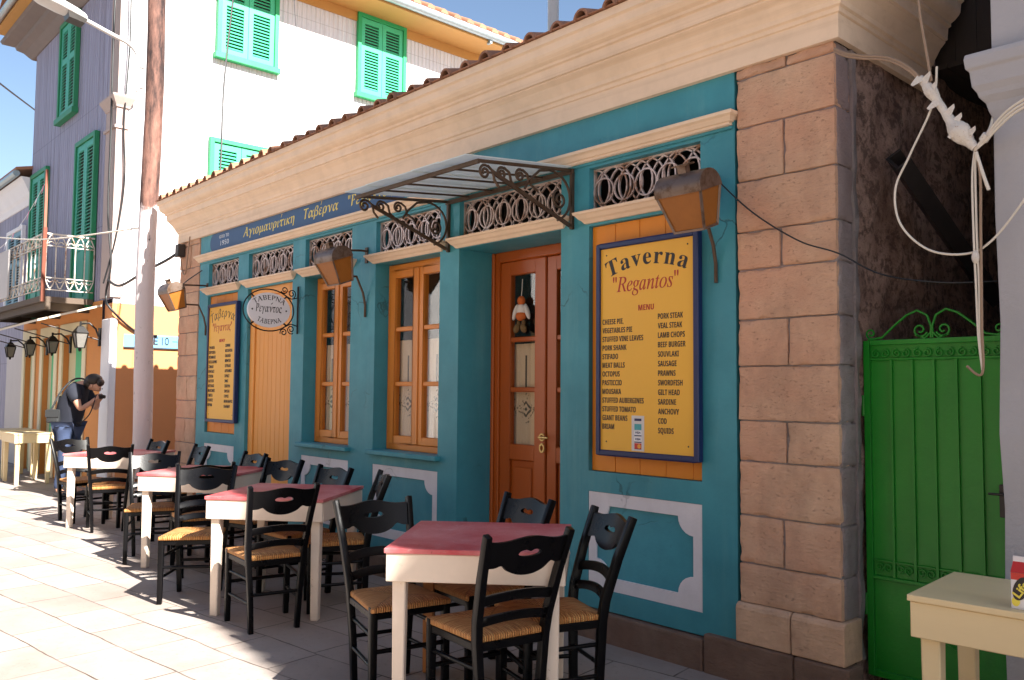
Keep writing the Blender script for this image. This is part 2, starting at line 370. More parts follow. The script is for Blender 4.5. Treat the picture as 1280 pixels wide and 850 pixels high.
# ------------------------------------------------------------------ mesh building
ORG = {}
class MB:
    def __init__(s, tr=None): s.v = []; s.f = []; s.r = []; s.tr = tr; s.rv = 0.0
    def add(s, vs, fs):
        o = len(s.v)
        s.v += [tuple(s.tr(*p)) if s.tr else tuple(p) for p in vs]
        s.f += [tuple(i+o for i in f) for f in fs]; s.r += [s.rv]*len(fs)
    def box(s, x0, x1, y0, y1, z0, z1):
        s.add([(x0,y0,z0),(x1,y0,z0),(x1,y1,z0),(x0,y1,z0),(x0,y0,z1),(x1,y0,z1),(x1,y1,z1),(x0,y1,z1)],
              [(0,3,2,1),(4,5,6,7),(0,1,5,4),(1,2,6,5),(2,3,7,6),(3,0,4,7)])
    def loft(s, loops, cap=True, closed=True):
        n = len(loops[0]); vs = [p for l in loops for p in l]; fs = []
        for i in range(len(loops)-1):
            for j in range(n if closed else n-1):
                k = (j+1) % n; fs.append((i*n+j, i*n+k, (i+1)*n+k, (i+1)*n+j))
        if cap and closed: fs += [tuple(reversed(range(n))), tuple((len(loops)-1)*n+j for j in range(n))]
        s.add(vs, fs)
    def sweep(s, path, sec, cap=True, up=(0, 0, 1), scale=None):
        path = [Vector(p) for p in path]; loops = []; upv = Vector(up); prevn = None
        for i, p in enumerate(path):
            if i == 0: t = path[1]-path[0]
            elif i == len(path)-1: t = path[-1]-path[-2]
            else: t = (path[i+1]-path[i]).normalized()+(path[i]-path[i-1]).normalized()
            t.normalize()
            if prevn is None:
                n = upv - t*upv.dot(t)
                if n.length < 1e-3: n = Vector((1, 0, 0)) - t*t.x
            else: n = prevn - t*prevn.dot(t)
            n.normalize(); prevn = n; b = t.cross(n); k = scale[i] if scale else 1
            loops.append([tuple(p + b*(a*k) + n*(c*k)) for a, c in sec])
        s.loft(loops, cap)
    def tube(s, path, r, n=8, scale=None, up=(0, 0, 1)):
        s.sweep(path, [(r*math.cos(2*math.pi*i/n), r*math.sin(2*math.pi*i/n)) for i in range(n)], True, up, scale)
    def bar(s, a, b, w, h, up=(0, 0, 1), scale=None):
        s.sweep([a, b], [(-w/2,-h/2),(w/2,-h/2),(w/2,h/2),(-w/2,h/2)], True, up, scale)
    def ring(s, c, rad, u, v, sec, n=28, a0=0, a1=2*math.pi):
        """flat-bar ring in plane (u,v); sec = (radial half, normal half)"""
        c = Vector(c); u = Vector(u); v = Vector(v); w = u.cross(v); full = abs(a1-a0-2*math.pi) < 1e-6
        loops = []
        for i in range(n if full else n+1):
            a = a0+(a1-a0)*i/n; d = u*math.cos(a)+v*math.sin(a)
            loops.append([tuple(c+d*(rad+p)+w*q) for p, q in ((-sec[0],-sec[1]),(sec[0],-sec[1]),(sec[0],sec[1]),(-sec[0],sec[1]))])
        if full: loops.append(loops[0])
        s.loft(loops, not full)
    def ell(s, c, rx, ry, rz, nu=14, nv=9, rot=None):
        c = Vector(c); vs = []; fs = []
        for i in range(nv+1):
            th = math.pi*i/nv
            for j in range(nu):
                ph = 2*math.pi*j/nu
                p = Vector((rx*math.sin(th)*math.cos(ph), ry*math.sin(th)*math.sin(ph), rz*math.cos(th)))
                if rot: p = rot @ p
                vs.append(tuple(c+p))
        for i in range(nv):
            for j in range(nu):
                k = (j+1) % nu; fs.append((i*nu+j, (i+1)*nu+j, (i+1)*nu+k, i*nu+k))
        s.add(vs, fs)
    def prism(s, poly, y0, y1, plane='xz'):
        if plane == 'xz': a = [(p[0], y0, p[1]) for p in poly]; b = [(p[0], y1, p[1]) for p in poly]
        elif plane == 'yz': a = [(y0, p[0], p[1]) for p in poly]; b = [(y1, p[0], p[1]) for p in poly]
        else: a = [(p[0], p[1], y0) for p in poly]; b = [(p[0], p[1], y1) for p in poly]
        s.loft([a, b])
    def build(s, name, mat, parent=None, bevel=0, smooth=None, local=False, seg=1):
        me = bpy.data.meshes.new(name)
        o = ORG.get(parent.name, Vector()) if (parent is not None and not local) else Vector()
        me.from_pydata([tuple(Vector(p)-o) for p in s.v], [], s.f)
        if any(s.r):
            at = me.attributes.new('rnd', 'FLOAT', 'FACE')
            for i, q in enumerate(s.r): at.data[i].value = q
        bm = bmesh.new(); bm.from_mesh(me)
        bmesh.ops.remove_doubles(bm, verts=bm.verts, dist=1e-5)
        bmesh.ops.recalc_face_normals(bm, faces=bm.faces)
        if bevel:
            es = [e for e in bm.edges if len(e.link_faces) == 2 and e.calc_face_angle(0) > R(35)]
            bmesh.ops.bevel(bm, geom=es, offset=bevel, segments=seg, affect='EDGES', profile=.6, clamp_overlap=True)
        bm.to_mesh(me); bm.free()
        if smooth:
            for p in me.polygons: p.use_smooth = True
            me.set_sharp_from_angle(angle=R(smooth))
        me.materials.append(M[mat] if isinstance(mat, str) else mat)
        ob = bpy.data.objects.new(name, me); COL.objects.link(ob)
        if parent is not None: ob.parent = parent; ORG[ob.name] = o
        return ob

def tag(o, label=None, cat=None, group=None, kind=None):
    if label: o['label'] = label
    if cat: o['category'] = cat
    if group: o['group'] = group
    if kind: o['kind'] = kind
    return o
def thing(name, label, cat, loc=(0, 0, 0), rz=0, group=None):
    o = bpy.data.objects.new(name, None); COL.objects.link(o); o.location = loc; o.rotation_euler = (0, 0, rz)
    o.empty_display_size = .1; ORG[o.name] = Vector(loc)
    return tag(o, label, cat, group)
def top(mb, name, mat, label, cat, group=None, **k):          # a thing that is one mesh: origin moved to its base
    lo = Vector((sum(p[0] for p in mb.v)/len(mb.v), sum(p[1] for p in mb.v)/len(mb.v), min(p[2] for p in mb.v)))
    mb.v = [tuple(Vector(p)-lo) for p in mb.v]
    o = mb.build(name, mat, None, **k); o.location = lo; ORG[o.name] = lo
    return tag(o, label, cat, group)
def copy_tree(o, parent=None):
    c = o.copy(); COL.objects.link(c)
    if parent is not None: c.parent = parent
    for ch in list(o.children): copy_tree(ch, c)
    return c

# lettering: collected, evaluated in one go, then turned into thin meshes
TXT = []
def latin(s, A, a): return ''.join(chr(A+ord(c)-65) if 'A' <= c <= 'Z' else chr(a+ord(c)-97) if 'a' <= c <= 'z' else c for c in s)
ACC = {'ά':'α','έ':'ε','ί':'ι','ή':'η','ό':'ο','ύ':'υ','ώ':'ω'}
def greek(s, base):
    r = ''
    for c in s:
        o = ord(ACC.get(c, c))
        r += chr(base+o-0x391) if 0x391 <= o <= 0x3A9 else chr(base+26+o-0x3B1) if 0x3B1 <= o <= 0x3C9 else c
    return r
def sansb(s): return ''.join(chr(0x1D5D4+ord(c)-65) if 'A' <= c <= 'Z' else chr(0x1D756+ord(c)-0x391) if 0x391 <= ord(c) <= 0x3A9 else c for c in s)
def text(body, size, place, mat, parent, name='lettering', align='LEFT', width=None, sx=1.0, bold=0.0, shear=0.0, warp=None, ext=.0012, space=1.0):
    c = bpy.data.curves.new('t', 'FONT'); c.body = body; c.size = size; c.extrude = 0; c.offset = bold; c.shear = shear; c.space_character = space
    c.resolution_u = 3
    o = bpy.data.objects.new('t', c); COL.objects.link(o)
    TXT.append((o, place, mat, parent, name, align, width, sx, warp, ext))
def on_front(x0, y, z0): return lambda u, v, d: (x0+u, y-d, z0+v)          # reads from the street (-y)
def on_side(x, y0, z0): return lambda u, v, d: (x+d, y0+u, z0+v)           # reads from +x
def flush_text():
    dg = bpy.context.evaluated_depsgraph_get()
    groups = {}
    for o, place, mat, parent, name, align, width, sx, warp, ext in TXT:
        me = bpy.data.meshes.new_from_object(o.evaluated_get(dg))
        vs = [(v.co.x, v.co.y) for v in me.vertices]; fs = [tuple(p.vertices) for p in me.polygons]
        if vs:
            x0 = min(v[0] for v in vs); x1 = max(v[0] for v in vs); k = width/(x1-x0) if width else sx
            off = {'LEFT': 0, 'CENTER': -(x1-x0)*k/2, 'RIGHT': -(x1-x0)*k}[align]
            p2 = [((v[0]-x0)*k+off, v[1]) for v in vs]
            if warp: p2 = [warp(*q) for q in p2]
            key = (parent.name, name, mat)
            mb = groups.setdefault(key, (MB(), parent))[0]
            # front sheet plus a thin rim
            edges = {}
            for f in fs:
                for i in range(len(f)):
                    e = (f[i], f[(i+1) % len(f)]); edges[e] = 1
            rim = [e for e in edges if (e[1], e[0]) not in edges]
            n = len(p2)
            V = [place(q[0], q[1], ext) for q in p2]+[place(q[0], q[1], -.0005) for q in p2]
            mb.add(V, fs+[(a, b, b+n, a+n) for a, b in rim])
        bpy.data.objects.remove(o)
        bpy.data.meshes.remove(me)
    for (pn, name, mat), (mb, parent) in groups.items():
        mb.build(name, mat, parent)
    TXT.clear()
def arc(Rr): return lambda x, y: ((Rr+y)*math.sin(x/Rr), (Rr+y)*math.cos(x/Rr)-Rr)
def arc_down(Rr): return lambda x, y: ((Rr-y)*math.sin(x/Rr), Rr-(Rr-y)*math.cos(x/Rr))

# ------------------------------------------------------------------ ground
g = MB(); nx = 24
g.add([(-160, -90, 0), (60, -90, 0), (60, 130, 0), (-160, 130, 0)], [(0, 1, 2, 3)])
tag(g.build('street_paving', 'ground'), kind='structure')

# ------------------------------------------------------------------ the taverna
F = 3.84
tav = thing('taverna_building', 'low teal and cream taverna with ornate grilles, stone corners and a blue name band', 'building', (-6, F, 0))
BAY = [(-9.18, -8.43), (-8.19, -7.255), (-7.02, -6.22), (-5.85, -4.99), (-4.765, -3.735), (-3.495, -2.678)]
XL, XR = -9.42, -2.462

def relief(mb, xs, zs, depth, y0):
    nxs, nzs = len(xs)-1, len(zs)-1
    D = [[depth((xs[i]+xs[i+1])/2, (zs[j]+zs[j+1])/2) for j in range(nzs)] for i in range(nxs)]
    for i in range(nxs):
        for j in range(nzs):
            d, op = D[i][j]; a, b, c, e = xs[i], xs[i+1], zs[j], zs[j+1]
            if not op: mb.add([(a, y0+d, c), (b, y0+d, c), (b, y0+d, e), (a, y0+d, e)], [(0, 1, 2, 3)])
            if i+1 < nxs and D[i+1][j][0] != d:
                d2 = D[i+1][j][0]; mb.add([(b, y0+d, c), (b, y0+d2, c), (b, y0+d2, e), (b, y0+d, e)], [(0, 1, 2, 3)])
            if j+1 < nzs and D[i][j+1][0] != d:
                d2 = D[i][j+1][0]; mb.add([(a, y0+d, e), (b, y0+d, e), (b, y0+d2, e), (a, y0+d2, e)], [(0, 1, 2, 3)])
def fdepth(x, z):
    for i, (a, b) in enumerate(BAY):
        if a < x < b:
            if 2.563 < z < 2.832: return (.11, True)
            if i in (0, 5):
                if .98 < z < 2.47: return (.05, False)
            if i == 1 and .173 < z < 2.47: return (.08, False)
            if i in (2, 3) and .945 < z < 2.483: return (.17, True)
            if i == 4 and z < 2.483: return (.36, True)
            if i in (0, 2, 3, 5) and .29 < z < .86: return (.016, False)
    return (0.0, False)
xs = sorted([XL, XR]+[q for b in BAY for q in b])
zs = [.173, .29, .86, .945, .98, 2.47, 2.483, 2.563, 2.832, 3.16]
mb = MB(); relief(mb, xs, zs, fdepth, F)
mb.box(XR-.001, XR, F+.001, F+.05, .173, 3.16)
bm_wall = mb.build('wall', 'teal', tav, bevel=.004)
# hidden shell
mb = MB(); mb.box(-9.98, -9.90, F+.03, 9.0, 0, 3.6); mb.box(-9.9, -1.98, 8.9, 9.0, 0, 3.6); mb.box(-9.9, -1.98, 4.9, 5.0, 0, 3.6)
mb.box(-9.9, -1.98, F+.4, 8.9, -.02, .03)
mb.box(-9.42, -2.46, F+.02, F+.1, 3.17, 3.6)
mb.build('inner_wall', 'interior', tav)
mb = MB()
N = 60
def sidex(y, z): return -1.915+.035*(math.sin(y*7+z*3)*.3+math.sin(y*17-z*11)*.2+random.uniform(-.35, .35))
ys = [4.0+(9-4.0)*i/50 for i in range(51)]; zz = [3.6*i/40 for i in range(41)]
V = [(sidex(y, z) if y > 4.0 else -1.92, y, z) for y in ys for z in zz]
mb.add(V, [(i*41+j, (i+1)*41+j, (i+1)*41+j+1, i*41+j+1) for i in range(50) for j in range(40)])
mb.build('side_wall', 'roughplaster', tav, smooth=60)

# corner stones: blocks with their own size and tint
cz = [.397, .597, .837, 1.11, 1.317, 1.593, 1.831, 2.09, 2.287, 2.553, 2.838, 3.10, 3.158]
from mathutils import noise as mn
def block(mb, x0, x1, y0, y1, z0, z1, step=.022, amp=.0075):
    nx_, ny_, nz_ = [max(4, int((b_-a_)/step)) for a_, b_ in ((x0, x1), (y0, y1), (z0, z1))]
    c = Vector(((x0+x1)/2, (y0+y1)/2, (z0+z1)/2)); off = Vector((random.random()*50, 0, 0))
    def pt(x, y, z):
        p = Vector((x, y, z)); d = sorted((min(x-x0, x1-x), min(y-y0, y1-y), min(z-z0, z1-z)))
        n_ = mn.fractal(p*9+off, .9, 2.1, 4); e = max(0, 1-d[1]/.030)
        chip = e*e*e*(.0025+.011*max(0, mn.noise(p*16+off)-.05))
        r = (p-c).normalized()
        sgn = Vector((math.copysign(1, x-c.x), math.copysign(1, y-c.y), math.copysign(1, z-c.z)))
        q = Vector(p)
        for ax, lo, hi in ((0, x0, x1), (1, y0, y1), (2, z0, z1)):
            near = min(p[ax]-lo, hi-p[ax])
            if near < 1e-6: q[ax] -= sgn[ax]*(chip+amp*(n_*.5+.5)*(1.0 if ax != 2 else .3))
        return tuple(q)
    for ax in range(3):
        A = [(x0, x1, nx_), (y0, y1, ny_), (z0, z1, nz_)]; u, v = [A[q] for q in range(3) if q != ax]
        for val in A[ax][:2]:
            V = []
            for i in range(u[2]+1):
                for j in range(v[2]+1):
                    p = [u[0]+(u[1]-u[0])*i/u[2], v[0]+(v[1]-v[0])*j/v[2]]; p.insert(ax, val); V.append(pt(*p))
            n2 = v[2]+1
            mb.add(V, [(i*n2+j, (i+1)*n2+j, (i+1)*n2+j+1, i*n2+j+1) for i in range(u[2]) for j in range(v[2])])
def quoin(x0, x1, depth_y, first_two, splits):
    mb = MB(); two = first_two
    for i in range(len(cz)-1):
        z0, z1 = cz[i]+.0015, cz[i+1]-.0015
        cuts = [x0, x1] if not two else [x0, x0+(x1-x0)*splits[i % len(splits)], x1]
        for a, b in zip(cuts[:-1], cuts[1:]):
            mb.rv = random.random(); j = random.uniform(-.004, .004)
            block(mb, a+.001, b-.001, F-.014+j, depth_y+random.uniform(-.01, .01), z0, z1)
        two = not two
    mb.rv = .0
    ob = mb.build('stone_quoin', 'stone', tav, smooth=50)
    mb = MB(); mb.box(x0+.008, x1-.008, F+.004, depth_y-.03, .2, 3.157); mb.build('mortar', 'mortar', ob)
    mb = MB()
    xm = (x0+x1)/2+.02
    for a, b in ((x0-.012, xm), (xm, x1+.02)):
        mb.rv = random.random()
        pr = [(F-.012, .398), (F-.028, .385), (F-.034, .37), (F-.032, .202), (depth_y, .202), (depth_y, .398)]
        mb.prism([(p[0], p[1]) for p in pr], a+.003, b-.003, 'yz')
    mb.build('quoin_base', 'stone', ob, bevel=.008, seg=2)
quoin(-2.448, -1.9, 3.99, False, (.50, .46, .53))
mb = MB()
for i in range(len(cz)-1):
    mb.rv = random.random(); block(mb, -1.95, -1.8955+random.uniform(-.003, .002), F+.004, 4.0+random.uniform(-.025, .03), cz[i]+.002, cz[i+1]-.002, .018, .007)
mb.build('side_render', 'mortar', tav, smooth=50)
mb = MB(); n_ = 60
mb.loft([[(-1.93, 3.985+.02*mn.noise(Vector((0, 0, z*6))), z), (-1.890+.010*mn.noise(Vector((3, 0, z*9))), 3.99+.02*mn.noise(Vector((0, 0, z*6))), z), (-1.892+.012*mn.noise(Vector((7, 0, z*8))), 4.03+.03*mn.noise(Vector((5, 0, z*5))), z), (-1.93, 4.05, z)] for z in [.2+2.95*q/n_ for q in range(n_+1)]])
mb.build('mortar_edge', 'mortar', tav, smooth=60)
quoin(-10.0, -9.428, 3.99, True, (.45, .55, .5))
# rough footing below the teal boards
mb = MB(); x = -10.05
while x < -1.87:
    if x > -4.3 and mb.v and max(p[0] for p in mb.v) < -4.3: mb.build('footing', 'footing', tav, bevel=.014, seg=2); mb = MB()
    x2 = min(x+random.uniform(.45, .95), -1.85)
    if not (x < -3.735 and x2 > -4.765):
        mb.rv = random.random(); mb.box(x, x2-.006, F-.035-random.uniform(0, .02), F+.1, -.05, .165+random.uniform(-.004, .004) if (x2 > -9.4 and x2 < -2.45) else .198)
    x = x2
mb.build('footing', 'footing', tav, bevel=.014, seg=2)
mb = MB(); mb.box(-4.765, -3.735, F-.03, F+.36, -.05, .13); mb.build('door_step', 'footing', tav, bevel=.012, seg=2)

# cornice
prof = [(0, 3.155), (.03, 3.157), (.03, 3.275), (.04, 3.28), (.043, 3.30), (.055, 3.308), (.06, 3.33), (.072, 3.35), (.092, 3.385), (.118, 3.412), (.118, 3.42), (.13, 3.425), (.135, 3.488),
        (.15, 3.495), (.15, 3.512), (.172, 3.525), (.192, 3.545), (.20, 3.56), (.205, 3.605), (.22, 3.615), (.22, 3.662), (.0, 3.668)]
mb = MB()
loops = []
for (bx, by, dx, dy) in ((-10.0, 5.2, -1, 0), (-10.0, F, -1, -1), (-1.9, F, 1, -1), (-1.9, 4.89, 1, 0)):
    loops.append([(bx+dx*o, by+dy*o, z) for o, z in prof])
mb.loft(loops, True)
mb.build('cornice', 'cream', tav)
# roof, hipped at its far end; round cap tiles show along both eaves
mb = MB(); sl_ = .335; y0r, x0r = F-.235, -10.235
rid = 9.0-y0r
mb.loft([[(x0r, y0r, 3.6685), (-1.7, y0r, 3.6685), (-1.7, 9.0, 3.6685), (x0r, 9.0, 3.6685)],
         [(x0r, y0r, 3.675), (-1.7, y0r, 3.675), (-1.7, 9.0, 3.675), (x0r, 9.0, 3.675)],
         [(x0r+2.6, y0r+2.6, 3.675+2.6*sl_), (-1.7, y0r+2.6, 3.675+2.6*sl_), (-1.7, 9.0-2.0, 3.675+2.6*sl_), (x0r+2.6, 9.0-2.0, 3.675+2.6*sl_)]])
ang = math.atan(sl_); k = 8
def cap(px, py, ux, uy, r, st, ln):
    lo = []
    for t, rr in ((st, r*1.1), (ln, r*.95)):
        cx = px+ux*math.cos(ang)*t; cy = py+uy*math.cos(ang)*t; c_z = 3.660+math.sin(ang)*t
        lo.append([(cx-uy*q_*math.cos(math.pi*q/k), cy+ux*q_*math.cos(math.pi*q/k), c_z+1.12*q_*math.sin(math.pi*q/k)) for q_, rng in ((rr, range(k+1)), (rr-.014, range(k, -1, -1))) for q in rng])
    mb.loft(lo)
x = -10.06
while x < -1.72:
    mb.rv = random.random(); st = random.uniform(-.03, .01)
    cap(x+random.uniform(-.012, .012), y0r, 0, 1, (.050*random.uniform(.88, 1.08)), st, .13)
    x += .2165
y = y0r+.18
while y < 8.8:
    mb.rv = random.random(); cap(x0r, y, 1, 0, .036*random.uniform(.85, 1.1), random.uniform(-.06, 0), .13); y += .2165
mb.build('roof', 'tile', tav, smooth=40)
mb = MB(); mb.tube([(-4.72, 4.75, 3.9), (-4.72, 4.75, 5.2)], .045, 14); mb.build('vent_pipe', 'greyblue_white', tav, smooth=40)

def moulding(mb, x0, x1, prof, y=F):
    mb.loft([[(x0-o, y+.02, z), (x0-o, y-o, z), (x1+o, y-o, z), (x1+o, y+.02, z)] for o, z in prof])
mb = MB()
moulding(mb, XL+.02, XR-.045, [(.018, 2.868), (.03, 2.872), (.03, 2.885), (.04, 2.89), (.052, 2.912), (.066, 2.922), (.068, 2.938), (.05, 2.947)])
mb.build('sill_moulding', 'cream', tav)
mb = MB(); mb.box(XL+.01, XR-.01, F-.012, F, 2.852, 2.868); mb.build('moulding_fillet', 'teal', tav)
for i, (a, b) in enumerate(BAY):
    mb = MB(); moulding(mb, a-.015, b+.015, [(.008, 2.487), (.014, 2.489), (.02, 2.497), (.026, 2.505), (.04, 2.515), (.055, 2.535), (.066, 2.542), (.068, 2.557), (.05, 2.561)])
    mb.build('ledge', 'cream', tav)
    # ring grille
    mb = MB(); w_ = b-a; n = max(4, round(w_/.178)); st = w_/n; zc = 2.6975; yy = F+.05
    for k in range(n+1):
        cx = a+st*k
        if k in (0, n):
            a0, a1 = (-math.pi/2, math.pi/2) if k == 0 else (math.pi/2, 1.5*math.pi)
            mb.ring((cx, yy, zc), .126, (1, 0, 0), (0, 0, 1), (.0048, .007), 16, a0, a1)
        else: mb.ring((cx, yy, zc), .128, (1, 0, 0), (0, 0, 1), (.0048, .007), 32)
        if k < n:
            mb.ring((cx+st/2, yy-.006, zc-.012), .078, (1, 0, 0), (0, 0, 1), (.0045, .006), 24)
            if st*.5+.118 < w_/2 or k in (1, 2): mb.ring((min(max(cx+st/2, a+.13), b-.13), yy+.006, zc), .127, (1, 0, 0), (0, 0, 1), (.0045, .006), 32)
    mb.box(a+.001, a+.012, yy-.01, yy+.01, 2.565, 2.83); mb.box(b-.012, b-.001, yy-.01, yy+.01, 2.565, 2.83)
    mb.box(a+.012, b-.012, yy-.008, yy+.008, 2.8215, 2.8305); mb.box(a+.012, b-.012, yy-.008, yy+.008, 2.5645, 2.571)
    mb.build('grille', 'grilleiron', tav, smooth=40)
    # white cut-out panel trim under the openings
    if i in (0, 2, 3, 5):
        z0, z1 = .292, .858; t = .075; tx = .06; c = .10
        outer = [(a+.002, z0), (b-.002, z0), (b-.002, z1), (a+.002, z1)]
        def corner(cx, cz_, a0, a1): return [(cx+c*math.cos(R(a0+(a1-a0)*q/6)), cz_+c*math.sin(R(a0+(a1-a0)*q/6))) for q in range(7)]
        x0, x1, y0, y1 = a+tx, b-tx, z0+t, z1-t
        inner = corner(x0, y0, 90, 0)+corner(x1, y0, 180, 90)+corner(x1, y1, 270, 180)+corner(x0, y1, 360, 270)
        # strips between the outer rectangle and the scalloped inner line
        mb = MB(); n = len(inner)
        om = []
        for q, p in enumerate(inner):
            sidei = q//7; f = (q % 7)/6
            cx = [outer[0], outer[1], outer[2], outer[3]][sidei]
            om.append(cx)
        ya, yb = F+.003, F+.0155
        V = [(p[0], ya, p[1]) for p in inner]+[(p[0], ya, p[1]) for p in om]+[(p[0], yb, p[1]) for p in inner]
        fs = []
        for q in range(n):
            k = (q+1) % n
            if om[q] == om[k]: fs.append((q, k, n+q))
            else: fs.append((q, k, n+k, n+q))
            fs.append((q, k, 2*n+k, 2*n+q))
        mb.add(V, fs); mb.build('panel_trim', 'white', tav)
    if i in (0, 5):
        mb = MB(); x = a+.003
        while x < b-.02:
            x2 = min(x+.185, b-.003)
            mb.rv = random.random(); mb.box(x, x2-.003, F+.03, F+.049, .982, 2.468); x = x2
        mb.build('board_panel', 'orangeboard', tav, bevel=.002)
    if i == 1:
        mb = MB(); mb.box(a+.002, a+.10, F+.035, F+.079, .175, 2.468); mb.box(b-.10, b-.002, F+.035, F+.079, .175, 2.468); mb.box(a+.10, b-.10, F+.035, F+.079, 2.39, 2.468)
        x = a+.103
        while x < b-.11:
            x2 = min(x+.0905, b-.103); mb.rv = random.random(); mb.box(x, x2-.003, F+.05, F+.07, .175, 2.388); x = x2
        mb.build('shutter', 'shutterwood', tav, bevel=.003)

def curtain(x0, x1, z0, z1, y, parent):
    n = 40; mb = MB(); V = []
    H = z1-z0
    for j in range(9):
        for i in range(n+1):
            f = i/n; V.append(((x0-x1)/2+(x1-x0)*f, .010*math.sin(f*23)+.005*math.sin(f*51+1), H*j/8))
    mb.add(V, [(j*(n+1)+i, j*(n+1)+i+1, (j+1)*(n+1)+i+1, (j+1)*(n+1)+i) for j in range(8) for i in range(n)])
    ob = mb.build('curtain', 'lace', parent, smooth=80, local=True)
    ob.location = Vector(((x0+x1)/2, y, z0))-ORG[parent.name]
    return ob
def frame_rect(mb, x0, x1, z0, z1, t, y0, y1):
    mb.box(x0, x0+t, y0, y1, z0, z1); mb.box(x1-t, x1, y0, y1, z0, z1)
    mb.box(x0+t, x1-t, y0, y1, z0, z0+t); mb.box(x0+t, x1-t, y0, y1, z1-t, z1)
for i in (2, 3):
    a, b = BAY[i]; z0, z1 = .975, 2.481; y = F+.13
    mb = MB(); frame_rect(mb, a+.001, b-.001, z0, z1, .05, y, y+.08)
    xm = (a+b)/2
    for x0, x1 in ((a+.053, xm-.002), (xm+.002, b-.053)):
        frame_rect(mb, x0, x1, z0+.053, z1-.053, .062, y-.012, y+.045)
        for zz_ in (1.505, 1.948): mb.box(x0+.062, x1-.062, y-.004, y+.03, zz_-.018, zz_+.018)
    mb.box(xm-.018, xm+.018, y-.022, y-.0125, z0+.055, z1-.055)
    wn = mb.build('window', 'winwood', tav, bevel=.005)
    for x0, x1 in ((a+.053, xm-.002), (xm+.002, b-.053)):
        for p0, p1 in ((1.09, 1.487), (1.523, 1.93), (1.966, z1-.115)):
            mb = MB(); mb.box(x0+.062, x1-.062, y+.012, y+.016, p0, p1); mb.build('pane', 'glass', wn)
        curtain(x0+.03, x1-.064, 1.075, 1.86, y+.058, wn)
    mb = MB(); mb.box(a-.03, b+.035, F-.055, F+.129, .938, .9745); mb.build('window_sill', 'teal', tav, bevel=.005)
# door, set back in its deep teal reveal
a, b = BAY[4]; y = F+.33; zt = 2.481
mb = MB(); mb.box(a+.001, a+.072, y, y+.09, .13, zt); mb.box(b-.072, b-.001, y, y+.09, .13, zt); mb.box(a+.072, b-.072, y, y+.09, 2.408, zt)
mb.box(a+.001, a+.03, y-.02, y-.0005, .13, zt); mb.box(b-.03, b-.001, y-.02, y-.0005, .13, zt)
door = mb.build('door', 'doorwood', tav, bevel=.006)
xm = -4.215
for k, (x0, x1) in enumerate(((a+.074, xm-.002), (xm+.003, b-.074))):
    mb = MB(); yl = y+.012+(.012 if k else 0); s_ = .105 if k == 0 else .09
    mb.box(x0, x0+s_, yl, yl+.05, .135, 2.405); mb.box(x1-s_, x1, yl, yl+.05, .135, 2.405)
    mb.box(x0+s_, x1-s_, yl, yl+.05, 2.303, 2.405); mb.box(x0+s_, x1-s_, yl, yl+.05, .96, 1.072); mb.box(x0+s_, x1-s_, yl, yl+.05, .135, .30)
    for q in (1.466, 1.83): mb.box(x0+s_, x1-s_, yl+.006, yl+.04, q-.018, q+.018)
    mb.box(x0+s_, x1-s_, yl+.022, yl+.035, .30, .96); mb.box(x0+s_+.04, x1-s_-.04, yl+.008, yl+.0215, .35, .91)
    lf = mb.build('door_leaf', 'doorwood', door, bevel=.006)
    for p0, p1 in ((1.073, 1.447), (1.485, 1.811), (1.849, 2.302)):
        mb = MB(); mb.box(x0+s_, x1-s_, yl+.02, yl+.024, p0, p1); mb.build('pane', 'glass', door)
    curtain(x0+s_-.03, x1-s_-.002, 1.055, 1.80, yl+.063, door)
mb = MB(); hx = xm-.03
mb.ring((hx+.01, y+.002, 1.135), .022, (1, 0, 0), (0, 0, 1), (.005, .004), 18); mb.tube([(hx+.01, y+.012, 1.135), (hx+.01, y-.03, 1.135), (hx+.10, y-.034, 1.135)], .007, 8)
mb.build('handle', 'brass', door, smooth=40)
mb = MB(); mb.ring((hx+.01, y+.003, 1.06), .02, (1, 0, 0), (0, 0, 1.3), (.006, .004), 18); mb.build('keyhole', 'brass', door, smooth=40)

# blue name band with its writing
mb = MB(); z0, z1 = 2.955, 3.154
pts = [(-5.46, z0), (-5.46, z1)]+[(-9.06+.10*math.cos(R(q)), (z0+z1)/2+(z1-z0)/2*math.sin(R(q))) for q in range(90, 271, 18)]
mb.prism(pts, F-.0035, F-.0005, 'xz')
band = mb.build('name_band', 'band', tav)
yb = F-.0037
text('απο το', .062, on_front(-8.80, yb, 3.085), 'whitetxt', band, 'lettering', 'CENTER', width=.24)
text('1950', .075, on_front(-8.78, yb, 3.005), 'whitetxt', band, 'lettering', 'CENTER', width=.21)
text(greek('Αγιομαυρίτικη', 0x1D71C), .135, on_front(-8.33, yb, 3.025), 'yellowtxt', band, 'lettering', 'LEFT', width=1.09)
text(greek('Ταβέρνα', 0x1D71C), .135, on_front(-7.06, yb, 3.028), 'yellowtxt', band, 'lettering', 'LEFT', width=.61)
text('"'+greek('Ρεγάντος', 0x1D71C)+'"', .135, on_front(-6.29, yb, 3.028), 'yellowtxt', band, 'lettering', 'LEFT', width=.72)
for cx, cz_ in ((-7.505, 3.112), (-6.752, 3.115), (-5.965, 3.118)):       # the accents
    mb = MB(); mb.prism([(cx, cz_), (cx+.022, cz_+.032), (cx+.012, cz_+.034), (cx-.004, cz_)], yb-.0012, yb, 'xz'); mb.build('lettering', 'yellowtxt', band)

